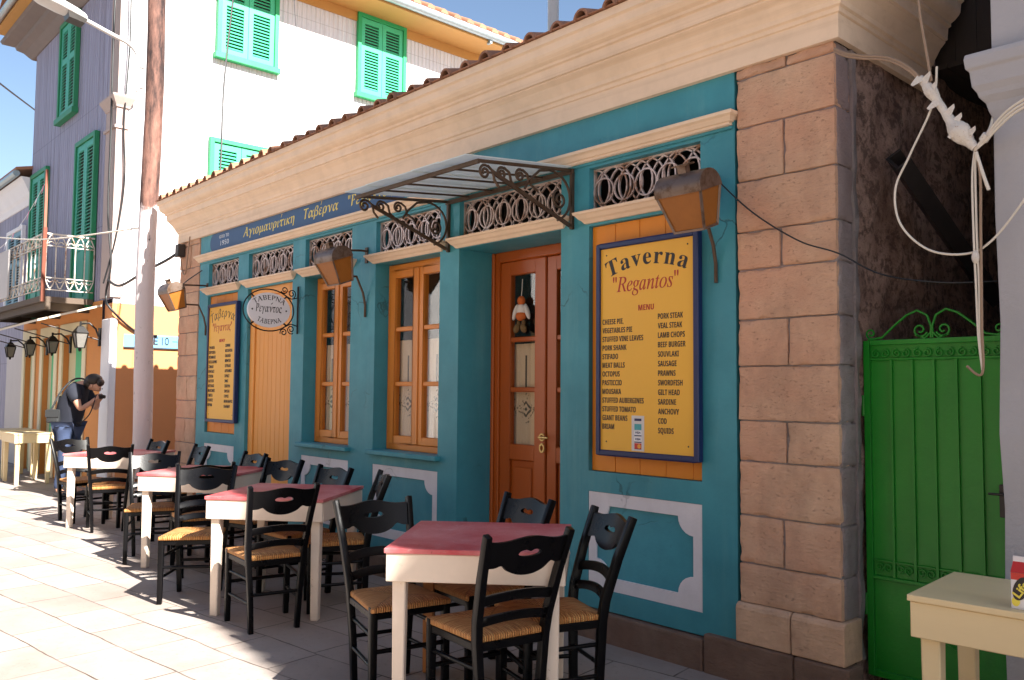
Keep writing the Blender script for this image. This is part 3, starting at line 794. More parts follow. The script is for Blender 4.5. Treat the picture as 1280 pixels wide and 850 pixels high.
# ------------------------------------------------------------------ menu boards
EN1 = ['CHEESE PIE,', 'VEGETABLES PIE', 'STUFFED VINE LEAVES', 'PORK SHANK', 'STIFADO', 'MEAT BALLS', 'OCTOPUS', 'PASTICCIO', 'MOUSAKA', 'STUFFED AUBERGINES', 'STUFFED TOMATO', 'GIANT BEANS', 'BRIAM']
EN2 = ['PORK STEAK', 'VEAL STEAK', 'LAMB CHOPS', 'BEEF BURGER', 'SOUVLAKI', 'SAUSAGE', 'PRAWNS', 'SWORDFISH', 'GILT HEAD', 'SARDINE', 'ANCHOVY', 'COD', 'SQUIDS']
GR1 = ['ΤΥΡΟΠΙΤΑ', 'ΧΟΡΤΟΠΙΤΑ', 'ΝΤΟΛΜΑΔΕΣ', 'ΚΟΤΣΙ ΧΟΙΡΙΝΟ', 'ΣΤΙΦΑΔΟ', 'ΚΕΦΤΕΔΕΣ', 'ΧΤΑΠΟΔΙ', 'ΠΑΣΤΙΤΣΙΟ', 'ΜΟΥΣΑΚΑΣ', 'ΜΕΛΙΤΖΑΝΕΣ', 'ΓΕΜΙΣΤΑ', 'ΓΙΓΑΝΤΕΣ', 'ΜΠΡΙΑΜ']
GR2 = ['ΧΟΙΡΙΝΗ', 'ΜΟΣΧΑΡΙΣΙΑ', 'ΠΑΙΔΑΚΙΑ', 'ΜΠΙΦΤΕΚΙ', 'ΣΟΥΒΛΑΚΙ', 'ΛΟΥΚΑΝΙΚΟ', 'ΓΑΡΙΔΕΣ', 'ΞΙΦΙΑΣ', 'ΤΣΙΠΟΥΡΑ', 'ΣΑΡΔΕΛΑ', 'ΓΑΥΡΟΣ', 'ΜΠΑΚΑΛΙΑΡΟΣ', 'ΚΑΛΑΜΑΡΙ']
def menu(x0, x1, z0, z1, title, name, word, c1, c2, label):
    t = thing('menu_board', label, 'menu board', ((x0+x1)/2, F-.02, z0))
    ya, yb_ = F-.055, F-.01
    mb = MB(); frame_rect(mb, x0, x1, z0, z1, .031, ya, yb_); mb.build('frame', 'blueframe', t, bevel=.005)
    mb = MB(); mb.box(x0+.031, x1-.031, ya+.014, yb_, z0+.031, z1-.031); bd = mb.build('panel', 'menuyellow', t)
    mb = MB()
    for sx_ in (x0+.075, x1-.075):
        for sz in (z0+.08, z1-.07): mb.ell((sx_, ya+.014, sz), .005, .003, .005, 8, 5)
    mb.build('screw', 'steel_dark', t, smooth=60)
    y = ya+.0137; W = x1-x0; X = lambda f: x0+W*f; xm = (x0+x1)/2+.005
    text(title, .138, on_front(xm, y, z1-.150), 'blacktxt', t, 'lettering', 'CENTER', width=.565, warp=arc(.72), space=1.16)
    text(name, .125, on_front(xm-.01, y, z1-.295), 'redtxt', t, 'lettering', 'CENTER', width=.47)
    text(sansb(word), .045, on_front(xm, y, z1-.413), 'redtxt', t, 'lettering', 'CENTER', sx=.85)
    for k, s in enumerate(c1): text(sansb(s), .0430, on_front(X(.062), y, z1-.482-.0512*k), 'blacktxt', t, 'lettering', 'LEFT', sx=.66)
    for k, s in enumerate(c2): text(sansb(s), .0430, on_front(X(.622), y, z1-.470-.0530*k), 'blacktxt', t, 'lettering', 'LEFT', sx=.66)
    return t, y
t5, ym = menu(-3.392, -2.66, 1.085, 2.335, latin('Taverna', 0x1D400, 0x1D41A), '"'+latin('Regantos', 0x1D434, 0x1D44E)+'"', 'MENU', EN1, EN2,
     'large yellow English menu board in a blue frame right of the door, with card stickers')
t0, _ = menu(-9.06, -8.325, 1.10, 2.36, greek('Ταβέρνα', 0x1D6E2), '"'+greek('Ρεγάντος', 0x1D6E2)+'"', 'ΜΕΝΟΥ', GR1, GR2,
     'yellow Greek menu board in a dark blue frame by the far stone corner')
# card stickers on the English board
mb = MB(); sx0, sx1, sz0, sz1 = -3.125, -3.035, 1.122, 1.322; mb.box(sx0, sx1, ym-.001, ym, sz0, sz1); stk = mb.build('card_sticker', 'sticker', t5)
for k, (zc, mt) in enumerate(((1.299, 'cardnavy'), (1.258, 'cardteal'), (1.225, 'cardwhite'), (1.188, 'cardwhite'), (1.149, 'cardred'))):
    hh = .007 if k == 0 else .017 if k in (1, 4) else .0125
    mb = MB(); mb.box(-3.104, -3.054, ym-.002, ym-.001, zc-hh, zc+hh); mb.build('card_logo', mt, stk)
    if k in (2, 3):
        text('VISA', .016, on_front(-3.079, ym-.002, zc-.004), 'cardnavy', stk, 'lettering', 'CENTER', width=.038, bold=.0006, shear=.3, ext=.0006)
        mb = MB(); mb.box(-3.104, -3.054, ym-.0019, ym-.001, zc-hh-.006, zc-hh-.0002); mb.build('card_logo', 'cardnavy', stk)
    if k == 4:
        for dx, mt2, dd in ((-.009, 'cardred', .0022), (.009, 'cardorange', .0026)):
            mb = MB(); mb.prism([(-3.079+dx+.0125*math.cos(R(q)), zc+.0125*math.sin(R(q))) for q in range(0, 360, 20)], ym-dd, ym-.002, 'xz'); mb.build('card_logo', mt2, stk)
        mb = MB(); mb.box(-3.104, -3.054, ym-.0021, ym-.001, zc-hh, zc-hh+.003); mb.build('card_logo', 'cardnavy', stk)

# ------------------------------------------------------------------ glass canopy over the door
def spiral(c, r0, turns, a0, u, v, n=22, r1=.25):
    c = Vector(c); u = Vector(u); v = Vector(v)
    return [tuple(c+(u*math.cos(a0+turns*2*math.pi*i/n)+v*math.sin(a0+turns*2*math.pi*i/n))*r0*(1-(1-r1)*i/n)) for i in range(n+1)]
can = thing('door_canopy', 'glass and wrought iron canopy over the wooden door', 'canopy', (-4.25, F, 2.48))
cxl, cxr = -4.88, -3.63
yf, zf, zw = 3.045, 2.752, 2.835
mb = MB(); mb.bar((cxl-.02, yf, zf), (cxr+.02, yf, zf), .016, .026); mb.bar((cxl-.02, F-.02, zw), (cxr+.02, F-.02, zw), .018, .030)
for k in range(6):
    x = cxl+(cxr-cxl)*k/5; mb.bar((x, F-.03, zw+.006), (x, yf, zf+.006), .012, .020 if k in (0, 5) else .012)
mb.build('frame', 'iron', can, bevel=.002)
for k in range(5):
    x0 = cxl+(cxr-cxl)*k/5; x1 = cxl+(cxr-cxl)*(k+1)/5
    d = .02*(k % 2)
    mb = MB(); ya, yb2 = yf-.085, F-.01; zA = zf+.03-.085*.105; zB = zw+.03
    lift = .004*(k % 2)
    mb.loft([[(x0-.018, ya, zA+lift), (x1+.004, ya, zA+lift), (x1+.004, ya, zA+lift+.006), (x0-.018, ya, zA+lift+.006)],
             [(x0-.018, yb2, zB+lift), (x1+.004, yb2, zB+lift), (x1+.004, yb2, zB+lift+.006), (x0-.018, yb2, zB+lift+.006)]])
    mb.build('glass_pane', 'canopyglass', can)
for x in (cxl, cxr):
    mb = MB(); u, v = (0, 1, 0), (0, 0, 1); fl = [(-.013, -.005), (.013, -.005), (.013, .005), (-.013, .005)]
    mb.bar((x, F-.012, 2.47), (x, F-.012, zw), .022, .022, up=(0, 1, 0))
    mb.bar((x, F-.03, 2.49), (x, 3.16, 2.715), .016, .022)                      # diagonal strut
    S = lambda p: mb.sweep(p, [(-.011, -.005), (.011, -.005), (.011, .005), (-.011, .005)], up=(1, 0, 0)) if False else mb.tube(p, .0085, 6, up=(1, 0, 0))
    # big C scroll at the wall
    S([(x, F-.03+0*q, 2.50) for q in (0,)]+[(x, F-.025-.09*math.sin(R(q)), 2.655-.15*math.cos(R(q))) for q in range(10, 171, 16)] if False else
      [(x, F-.20+.17*math.cos(R(q)), 2.655+.155*math.sin(R(q))) for q in range(-70, 100, 14)])
    S(spiral((x, F-.125, 2.64), .062, 1.6, R(100), u, v, 24, .22))
    S([(x, F-.21, 2.81), (x, F-.30, 2.79), (x, F-.38, 2.72), (x, F-.42, 2.66)])
    # three S scrolls under the front
    for k, (yy, r) in enumerate(((yf+.06, .042), (yf+.19, .038), (yf+.335, .038))):
        zt2 = zf+(yy-yf)*.105-.05
        S(spiral((x, yy, zt2-.005), r, 1.5, R(60), u, v, 22, .25))
        S([(x, yy+r*.5, zt2+r*.85), (x, yy+.06, zt2+.01), (x, yy+.075, zt2-.04), (x, yy+.11+.02*k, zt2-.075)])
    mb.build('bracket', 'iron', can, smooth=45)

# ------------------------------------------------------------------ wall lanterns of the taverna
def lantern(x, yc, zc, zplate, label, tilt=20):
    t = thing('wall_lantern', label, 'wall lantern', (x, F, zplate), group='lanterns on the taverna front')
    rot = Matrix.Rotation(R(tilt), 4, 'X'); C0 = Vector((x, yc, zc))
    tr = lambda a, b, c: tuple(C0+rot @ Vector((a, b, c)))
    hw, hd, bw, bd, h = .135, .092, .092, .062, .205
    mb = MB(tr); k = 12
    lo = []
    for xx in (-hw-.008, hw+.008):
        lo.append([(xx, hd*1.06*math.cos(math.pi*q/k), .088*math.sin(math.pi*q/k)) for q in range(k+1)]+[(xx, -hd*1.06, -.012), (xx, hd*1.06, -.012)])
    mb.loft(lo)
    mb.box(-.025, .025, -.02, .02, .07, .125); mb.box(-.05, .05, -.035, .035, .124, .132)
    mb.build('hood', 'copper', t, smooth=40)
    mb = MB(tr)
    tops = [(-hw, -hd), (hw, -hd), (hw, hd), (-hw, hd)]; bots = [(-bw, -bd), (bw, -bd), (bw, bd), (-bw, bd)]
    for (a_, b_), (c_, d_) in zip(tops, bots): mb.bar((a_, b_, -.008), (c_, d_, -h), .012, .012)
    for q in range(4):
        a_, b_ = bots[q]; c_, d_ = bots[(q+1) % 4]; mb.bar((a_, b_, -h), (c_, d_, -h), .012, .012)
    mb.build('frame', 'copper', t)
    mb = MB(tr); e = .004
    mb.loft([[(sx*(hw-e), sy*(hd-e), -.013) for sx, sy in ((-1, -1), (1, -1), (1, 1), (-1, 1))],
             [(sx*(bw-e), sy*(bd-e), -h+.002) for sx, sy in ((-1, -1), (1, -1), (1, 1), (-1, 1))]])
    mb.build('glass', 'amber', t)
    mb = MB(); top_p = tr(0, hd*.9, .05); low = tr(0, bd, -h*.8)
    mb.tube([top_p, (x, F-.06, zplate+.03), (x, F-.012, zplate+.03)], .009, 8)
    mb.box(x-.018, x+.018, F-.012, F-.001, zplate-.07, zplate+.06)
    pb = [Vector(low), Vector((x, F-.10, zplate-.19)), Vector((x, F-.035, zplate-.32)), Vector((x, F-.012, zplate-.42)), Vector((x, F-.012, zplate-.52))]
    mb.tube([tuple(p) for p in pb], .010, 8, up=(1, 0, 0))
    mb.build('bracket', 'iron', t, smooth=40)
    return t
lantern(-2.575, 3.58, 2.50, 2.56, 'arched copper wall lantern at the stone corner, above the English menu board')
lantern(-5.98, 3.52, 2.51, 2.575, 'arched copper wall lantern on the pier between the two windows')
lantern(-9.20, 3.44, 2.50, 2.56, 'dark copper wall lantern with amber glass at the far stone corner')

# ------------------------------------------------------------------ oval hanging sign
X = -7.12
hs = thing('hanging_sign', 'oval white sign with black Greek lettering on a scrolled iron bracket', 'sign', (X, F, 1.96))
cy, cz0, ra, rb = 3.541, 2.167, .205, .158
def oval(k, n=40): return [(cy+ra*k*math.cos(2*math.pi*i/n), cz0+rb*k*math.sin(2*math.pi*i/n)) for i in range(n)]
mb = MB(); mb.prism(oval(1), X-.012, X+.012, 'yz'); mb.build('sign_plate', 'cartonwhite', hs)
mb = MB(); mb.tube([(X, p[0], p[1]) for p in oval(1.2)]+[(X, *oval(1.2)[0])], .006, 6, up=(1, 0, 0))
mb.tube([(X, F-.012, 1.965), (X, F-.012, 2.405)], .009, 8)
for s in (1, -1):
    mb.tube(spiral((X, F-.075, cz0+s*.165), .042, 1.4, R(-60*s), (0, 1, 0), (0, 0, s), 20, .25), .005, 6, up=(1, 0, 0))
    mb.tube(spiral((X, F-.15, cz0+s*.195), .036, 1.4, R(200*s), (0, 1, 0), (0, 0, s), 20, .25), .005, 6, up=(1, 0, 0))
    mb.tube([(X, F-.02, cz0+s*.13), (X, F-.08, cz0+s*.115), (X, F-.13, cz0+s*.14), (X, F-.18, cz0+s*.17)], .005, 6, up=(1, 0, 0))
    for q in (45, 135): mb.bar((X, cy+ra*math.cos(R(q)), cz0+s*rb*math.sin(R(q))), (X, cy+ra*1.2*math.cos(R(q)), cz0+s*rb*1.2*math.sin(R(q))), .012, .012)
mb.build('bracket', 'blackiron', hs, smooth=40)
xs_ = X+.0122
TB = greek('ΤΑΒΕΡΝΑ', 0x1D6A8)
text(TB, .062, on_side(xs_, cy, cz0+.092), 'blacktxt', hs, 'lettering', 'CENTER', width=.30, warp=arc(.25))
text(TB, .062, on_side(xs_, cy, cz0-.128), 'blacktxt', hs, 'lettering', 'CENTER', width=.25, warp=arc_down(.28))
text(greek('Ρεγάντος', 0x1D71C), .105, on_side(xs_, cy-.005, cz0-.02), 'blacktxt', hs, 'lettering', 'CENTER', width=.25)
mb = MB()
for s in (-1, 1): mb.prism([(cy+s*.165+.008*math.cos(R(q)), cz0+.008*math.sin(R(q))) for q in range(0, 360, 30)], xs_-.0005, xs_+.0012, 'yz')
mb.prism([(cy+.012, cz0+.052), (cy+.026, cz0+.068), (cy+.034, cz0+.068), (cy+.02, cz0+.052)], xs_-.0005, xs_+.0012, 'yz')
mb.build('lettering', 'blacktxt', hs)

# ------------------------------------------------------------------ little cloth doll in the door pane
dl = thing('hanging_doll', 'small orange and white cloth doll hanging in the top pane of the door', 'doll', (-4.445, F+.335, 1.88))
dx, dy, dz = -4.445, F+.322, 1.88
mb = MB(); mb.tube([(dx-.01, dy+.02, dz+.385), (dx-.004, dy+.01, dz+.30), (dx, dy, dz+.255)], .003, 6); mb.build('string', 'whitecloth', dl)
mb = MB(); mb.ell((dx, dy, dz+.225), .032, .028, .036); mb.build('head', 'orangecloth', dl, smooth=80)
mb = MB(); mb.ell((dx, dy, dz+.16), .042, .03, .045); mb.build('torso', 'whitecloth', dl, smooth=80)
mb = MB(); mb.ell((dx, dy-.002, dz+.115), .046, .034, .036); mb.build('skirt', 'orangecloth', dl, smooth=80)
for s in (-1, 1):
    mb = MB(); mb.ell((dx+s*.062, dy, dz+.145), .018, .018, .062, rot=Matrix.Rotation(R(-s*22), 3, 'Y')); mb.build('arm', 'whitecloth', dl, smooth=80)
    mb = MB(); mb.ell((dx+s*.026, dy, dz+.062), .014, .014, .03); mb.ell((dx+s*.036, dy-.01, dz+.025), .026, .022, .036, rot=Matrix.Rotation(R(-s*30), 3, 'Y')); mb.build('leg', 'browncloth', dl, smooth=80)

# ------------------------------------------------------------------ chairs
def chair_proto():
    t = thing('chair', 'x', 'chair')
    for s in (-1, 1):
        mb = MB()
        pts = [(-.180, s*.140, 0), (-.183, s*.150, .22), (-.186, s*.166, .43), (-.20, s*.174, .52), (-.255, s*.187, .70), (-.325, s*.203, .885)]
        mb.sweep(pts, [(-.0165, -.021), (.0165, -.021), (.0165, .021), (-.0165, .021)], up=(1, 0, 0), scale=[.92, .98, 1.05, 1.02, .98, .88])
        mb.build('rear_post', 'blackpaint', t, bevel=.006, local=True, seg=2, smooth=50)
        mb = MB(); mb.bar((.182, s*.186, 0), (.178, s*.186, .452), .038, .038, up=(1, 0, 0), scale=[.88, 1.0])
        mb.build('front_leg', 'blackpaint', t, bevel=.007, local=True, seg=2, smooth=50)
    # rush seat: pillowed trapezoid
    mb = MB(); n = 18; V = []; Wf, Wr, x0, x1 = .205, .170, -.190, .205
    def top_z(u, v): return .452+.014*(1-u**6)*(1-v**6)-.010*(1-abs(u))*(1-abs(v))
    for j in range(n+1):
        for i in range(n+1):
            u, v = -1+2*i/n, -1+2*j/n
            uu, vv = math.copysign(abs(u)**.8, u), math.copysign(abs(v)**.8, v)
            x = (x0+x1)/2+(x1-x0)/2*uu; wd = Wr+(Wf-Wr)*(x-x0)/(x1-x0); V.append((x, wd*vv, top_z(uu, vv)))
    m_ = (n+1)**2
    V += [(p[0], p[1], .428) for p in V]
    fs = [(j*(n+1)+i, j*(n+1)+i+1, (j+1)*(n+1)+i+1, (j+1)*(n+1)+i) for j in range(n) for i in range(n)]
    fs += [tuple(m_+q for q in reversed(f)) for f in fs]
    rim = [i for i in range(n)]+[j*(n+1)+n for j in range(n)]+[n*(n+1)+i for i in range(n, 0, -1)]+[j*(n+1) for j in range(n, 0, -1)]
    fs += [(a_, rim[(q+1) % len(rim)], m_+rim[(q+1) % len(rim)], m_+a_) for q, a_ in enumerate(rim)]
    mb.add(V, fs); mb.build('seat', 'rush', t, local=True, smooth=60, bevel=.004)
    mb = MB()
    mb.bar((.178, -.17, .410), (.178, .17, .410), .022, .034); mb.bar((-.185, -.15, .410), (-.185, .15, .410), .022, .034)
    for s in (-1, 1): mb.bar((-.18, s*.165, .410), (.178, s*.187, .410), .022, .034)
    mb.build('seat_rail', 'blackpaint', t, bevel=.004, local=True)
    for s in (-1, 1):
        for z in (.315, .175): mb = MB(); mb.tube([(-.182, s*.150, z), (.180, s*.186, z)], .0105, 8); mb.build('stretcher', 'blackpaint', t, local=True, smooth=50)
    mb = MB(); mb.tube([(.180, -.186, .245), (.180, .186, .245)], .0115, 8); mb.build('stretcher', 'blackpaint', t, local=True, smooth=50)
    mb = MB(); mb.tube([(-.183, -.150, .225), (-.183, .150, .225)], .0105, 8); mb.build('stretcher', 'blackpaint', t, local=True, smooth=50)
    # back rails between the posts, bowed backwards
    def px(z): 
        P = [(-.186, .43), (-.20, .52), (-.255, .70), (-.325, .885)]
        for (a_, b_), (c_, d_) in zip(P[:-1], P[1:]):
            if z <= d_: return a_+(c_-a_)*(z-b_)/(d_-b_)
        return -.325
    def hw(z): return .166+(.203-.166)*(z-.43)/(.885-.43)-.008
    def slab(mb, us, lo, hi, th=.017, ends=True):
        L_ = []
        for u in us:
            z0, z1 = lo(u), hi(u); bow = -.024*(1-u*u)
            L_.append([(px(z0)+bow-th/2, u*hw(z0), z0), (px(z1)+bow-th/2, u*hw(z1), z1), (px(z1)+bow+th/2, u*hw(z1), z1), (px(z0)+bow+th/2, u*hw(z0), z0)])
        mb.loft(L_, ends)
    N_ = 32; us = [-1+2*i/N_ for i in range(N_+1)]
    for c_, hh in ((.512, .021), (.602, .022)):
        mb = MB(); slab(mb, us, lambda u: c_-hh+.022*(1-u*u), lambda u: c_+hh+.020*(1-u*u)); mb.build('back_slat', 'blackpaint', t, local=True, bevel=.003, smooth=50)
    tp = lambda u: .845+.028*math.exp(-(u/.55)**2)+.012*abs(u)**3
    bt = lambda u: .745-.038*max(0, 1-(abs(u)/.62)**2.2)+.010*math.exp(-((abs(u)-.66)/.10)**2)-.006*abs(u)**6*0
    uh = .30; zc = .80
    hb = lambda u: zc-.013*math.sqrt(max(0, 1-(u/uh)**2)); ht = lambda u: zc+.017*math.sqrt(max(0, 1-(abs(u)/uh)**2.6))*(1-.5*math.exp(-(u/.07)**2))
    mb = MB()
    uL = [-1+(1-uh)*i/12 for i in range(13)]; uM = [-uh+2*uh*i/20 for i in range(21)]
    slab(mb, uL, bt, tp, .019); slab(mb, [-u for u in reversed(uL)], bt, tp, .019)
    slab(mb, uM, bt, hb, .019); slab(mb, uM, ht, tp, .019)
    mb.build('top_rail', 'blackpaint', t, local=True, smooth=40)
    return t
CH = [  # middle of the back's top edge, facing, label
 ('A', -2.526, 2.424, 170, 'black rush seat chair nearest the camera, its back to us before the nearest table'),
 ('B', -3.825, 2.52, -12, 'black rush seat chair at the left corner of the nearest table, angled away from us'),
 ('C', -3.382, 3.238, -97, 'black rush seat chair before the wooden door, behind the nearest table'),
 ('D', -2.700, 3.14, -113, 'black rush seat chair standing under the English menu board, seen from its front corner'),
 ('E', -4.67, 2.452, 170, 'black rush seat chair with its back to us before the second nearest table'),
 ('F', -6.199, 2.624, -34, 'black rush seat chair at the sunlit corner of the second nearest table'),
 ('G', -6.42, 3.37, -76, 'black rush seat chair on the wall side between the second and third nearest tables'),
 ('H', -5.589, 3.347, -87, 'black rush seat chair under the left window, behind the second nearest table'),
 ('I', -4.960, 3.36, -116, 'black rush seat chair under the right window, back nearly edge on'),
 ('J', -7.22, 3.50, -90, 'black rush seat chair before the ochre shutter, behind the third nearest table'),
 ('K', -8.992, 2.811, 163, 'black rush seat chair with its back to us before the farthest table'),
 ('L', -10.44, 2.822, 12, 'black rush seat chair at the far end, beyond the farthest table'),
 ('M', -7.776, 2.811, -22, 'black rush seat chair between the farthest table and the third nearest one'),
 ('N', -9.55, 3.50, -85, 'black rush seat chair by the far stone corner, behind the farthest table'),
 ('O', -8.45, 3.52, -95, 'black rush seat chair under the Greek menu board'),
 ('P', -6.40, 2.70, 163, 'black rush seat chair half hidden at the near side of the third nearest table'),
]
proto = chair_proto()
for i, (k, x, y, a_, lab) in enumerate(CH):
    o = proto if i == 0 else copy_tree(proto)
    d = Vector((math.cos(R(a_)), math.sin(R(a_)), 0)); p = Vector((x, y, 0))+d*.322
    o.location = p; o.rotation_euler = (0, 0, R(a_)); tag(o, lab, 'chair', 'black rush seat chairs around the tables')

# ------------------------------------------------------------------ red topped tables
def table_proto(topmat='redtop', legmat='whitepaint_leg', lx=.40, ly=.40, h=.765, leg=.062):
    t = thing('table', 'x', 'table')
    mb = MB(); mb.box(-lx, lx, -ly, ly, h-.022, h); mb.build('table_top', topmat, t, bevel=.004, local=True, seg=2)
    mb = MB(); e = .008; z0, z1 = h-.145, h-.0225; a_ = .022
    mb.box(-lx+e, lx-e, -ly+e, -ly+e+a_, z0, z1); mb.box(-lx+e, lx-e, ly-e-a_, ly-e, z0, z1)
    mb.box(-lx+e, -lx+e+a_, -ly+e+a_, ly-e-a_, z0, z1); mb.box(lx-e-a_, lx-e, -ly+e+a_, ly-e-a_, z0, z1)
    mb.build('apron', legmat, t, bevel=.003, local=True)
    for sx_ in (-1, 1):
        for sy_ in (-1, 1):
            cx, cy_ = sx_*(lx-e-a_-leg/2-.001), sy_*(ly-e-a_-leg/2-.001)
            mb = MB(); mb.bar((cx, cy_, 0), (cx, cy_, h-.023), leg, leg, up=(1, 0, 0), scale=[.80, 1.0])
            ob = mb.build('leg', legmat, t, bevel=.005, local=True)
    return t
TB_ = [(-3.12, 2.70, 42, 'red topped cream table nearest the camera, its far leg orange brown'),
       (-5.33, 2.83, 39, 'second nearest red topped cream table, in front of the two windows'),
       (-7.10, 3.01, 38, 'third nearest red topped cream table, in front of the ochre shutter'),
       (-9.62, 3.12, 39, 'farthest red topped cream table, by the pole and the far stone corner')]
tp0 = table_proto()
legs0 = [c for c in tp0.children if c.name.startswith('leg')]
for i, (x, y, a_, lab) in enumerate(TB_):
    o = tp0 if i == 0 else copy_tree(tp0)
    o.location = (x, y, 0); o.rotation_euler = (0, 0, R(a_)); tag(o, lab, 'table', 'red topped tables before the taverna')
for c in legs0:      # the far left leg of the nearest table is coloured orange brown
    ctr = sum((Vector(v.co) for v in c.data.vertices), Vector())/len(c.data.vertices)
    if ctr.x < 0 and ctr.y > 0:
        c.data = c.data.copy(); c.data.materials[0] = M['rawwood']; c['label'] = 'orange brown leg'

# cream tables
def cream(x, y, rz, lx, ly, lab):
    o = table_proto('palewood', 'palewood', lx, ly, .762, .066); o.location = (x, y, 0); o.rotation_euler = (0, 0, R(rz)); tag(o, lab, 'table'); return o
cream(-.93, 3.34, 4, .37, .265, 'bare cream wooden table in front of the green gate')
cream(-15.75, 3.42, 0, .42, .27, 'left one of two pale wooden tables before the orange shop front')
cream(-14.62, 3.36, 0, .42, .27, 'right one of two pale wooden tables, beside the stooping person')

# juice carton on the near cream table
jc = thing('juice_carton', 'white and red juice carton standing on the cream table by the gate', 'carton', (-.925, 3.155, .762), R(4))
def L2(mb): mb.tr = None; return mb
mb = MB(); mb.box(-.048, .048, -.04, .04, 0, .118); body = mb.build('body', 'cartonwhite', jc, local=True, bevel=.002)
mb = MB(); mb.loft([[(-.048, -.04, .118), (.048, -.04, .118), (.048, .04, .118), (-.048, .04, .118)], [(-.048, -.004, .148), (.048, -.004, .148), (.048, .004, .148), (-.048, .004, .148)]]); mb.build('gable_top', 'cardred', jc, local=True)
mb = MB(); mb.box(-.048, .048, -.004, .004, .148, .165); mb.build('top_seam', 'cartonwhite', jc, local=True)
ORG[jc.name] = Vector((0, 0, 0))
oval_ = lambda cx, cz_, a_, b_, t_: [(cx+a_*math.cos(R(q))*math.cos(R(t_))-b_*math.sin(R(q))*math.sin(R(t_)), cz_+a_*math.cos(R(q))*math.sin(R(t_))+b_*math.sin(R(q))*math.cos(R(t_))) for q in range(0, 360, 15)]
mb = MB(); mb.box(-.047, .047, -.0410, -.0402, .095, .1175); mb.build('print', 'cardred', jc, local=True)
mb = MB(); mb.prism(oval_(-.018, .068, .040, .022, 70), -.0418, -.0402, 'xz'); mb.build('print', 'blacktxt', jc, local=True)
mb = MB(); mb.prism(oval_(.024, .045, .016, .022, 10), -.0413, -.0402, 'xz'); mb.build('print', 'cardorange', jc, local=True)
mb = MB(); mb.prism(oval_(-.034, .025, .012, .015, 0), -.0416, -.0402, 'xz'); mb.build('print', 'juice_yellow', jc, local=True)
text('Life', .036, lambda u, v, d: (-.018+u*.55-v*.83, -.0419-d, .067+u*.83+v*.55), 'juice_yellow', jc, 'lettering', 'CENTER', width=.058, warp=lambda x, y: (x, y-.012), bold=.001, ext=.0006)

# ------------------------------------------------------------------ gate, neighbour and alley
gt = thing('metal_gate', 'green sheet metal gate with scrolled top closing the narrow alley', 'gate', (-1.57, 4.08, 0))
gx0, gx1, gy, gz0, gz1 = -1.895, -1.225, 4.085, .12, 1.715
mb = MB(); mb.box(gx0+.03, gx1-.01, gy, gy+.004, gz0+.01, gz1-.01); mb.build('sheet', 'greensteel', gt)
mb = MB(); mb.box(gx0, gx0+.032, gy-.018, gy+.014, gz0, gz1); mb.box(gx1-.03, gx1, gy-.018, gy+.014, gz0, gz1)
mb.box(gx0+.032, gx1-.03, gy-.018, gy-.0005, gz1-.022, gz1); mb.box(gx0+.032, gx1-.03, gy-.018, gy-.0005, .575, .592); mb.box(gx0+.032, gx1-.03, gy-.018, gy-.0005, gz0, gz0+.03)
mb.box(gx0+.032, gx1-.03, gy-.014, gy-.0005, gz1-.095, gz1-.085)
mb.build('frame', 'greensteel', gt, bevel=.002)
bars = [gx0+.032+.098*k for k in range(1, 7)]
for x in bars:
    mb = MB(); mb.box(x-.006, x+.006, gy-.014, gy-.0005, .593, gz1-.096); mb.build('bar', 'greensteel', gt)
for zc, s_ in ((gz1-.058, 1), (.63, -1)):
    mb = MB(); zl = zc-.034*s_
    for x in [gx0+.032]+bars[:-1]:
        for d_, sg in ((.028, 1), (.07, -1)):
            mb.tube(spiral((x+d_, gy-.009, zc-.006*s_), .021, 1.3, R(90*s_), (sg, 0, 0), (0, 0, 1), 18, .3), .0038, 6, up=(0, 1, 0))
        mb.tube([(x+.004+.09*q/8, gy-.009, zl-.003*s_*math.sin(math.pi*q/8)) for q in range(9)], .0038, 6, up=(0, 1, 0))
    mb.box(gx0+.034, gx1-.031, gy-.0095, gy-.0005, zl-.004, zl+.004)
    mb.build('scroll_row', 'greensteel', gt, smooth=40)
mb = MB(); xm = -1.575; ypl = gy-.006
for s in (-1, 1):
    mb.tube([(xm+s*q, ypl, gz1+h_) for q, h_ in ((.004, .005), (.003, .06), (.02, .11), (.065, .135), (.115, .115), (.17, .07), (.23, .015), (.30, .003))], .0055, 6, up=(0, 1, 0))
    mb.tube(spiral((xm+s*.052, ypl, gz1+.043), .034, 1.3, R(200), (s, 0, 0), (0, 0, 1), 20, .25), .005, 6, up=(0, 1, 0))
    mb.tube([(xm+s*q, ypl, gz1+h_) for q, h_ in ((.075, .02), (.03, .004), (.004, .03))], .005, 6, up=(0, 1, 0))
    mb.tube(spiral((xm+s*.285, ypl, gz1+.035), .026, 1.3, R(250), (s, 0, 0), (0, 0, 1), 20, .25), .0045, 6, up=(0, 1, 0))
mb.build('scroll_crest', 'greensteel', gt, smooth=40)
mb = MB()
mb.tube([(-1.60+.10*(q == 1)+.10*(q == 2)*0+.2*(q == 3), gy-.006, .37+(-.05 if q == 1 else 0)) for q in (0, 1, 3)], .004, 6, up=(0, 1, 0))
mb.build('wire_hook', 'greensteel', gt)

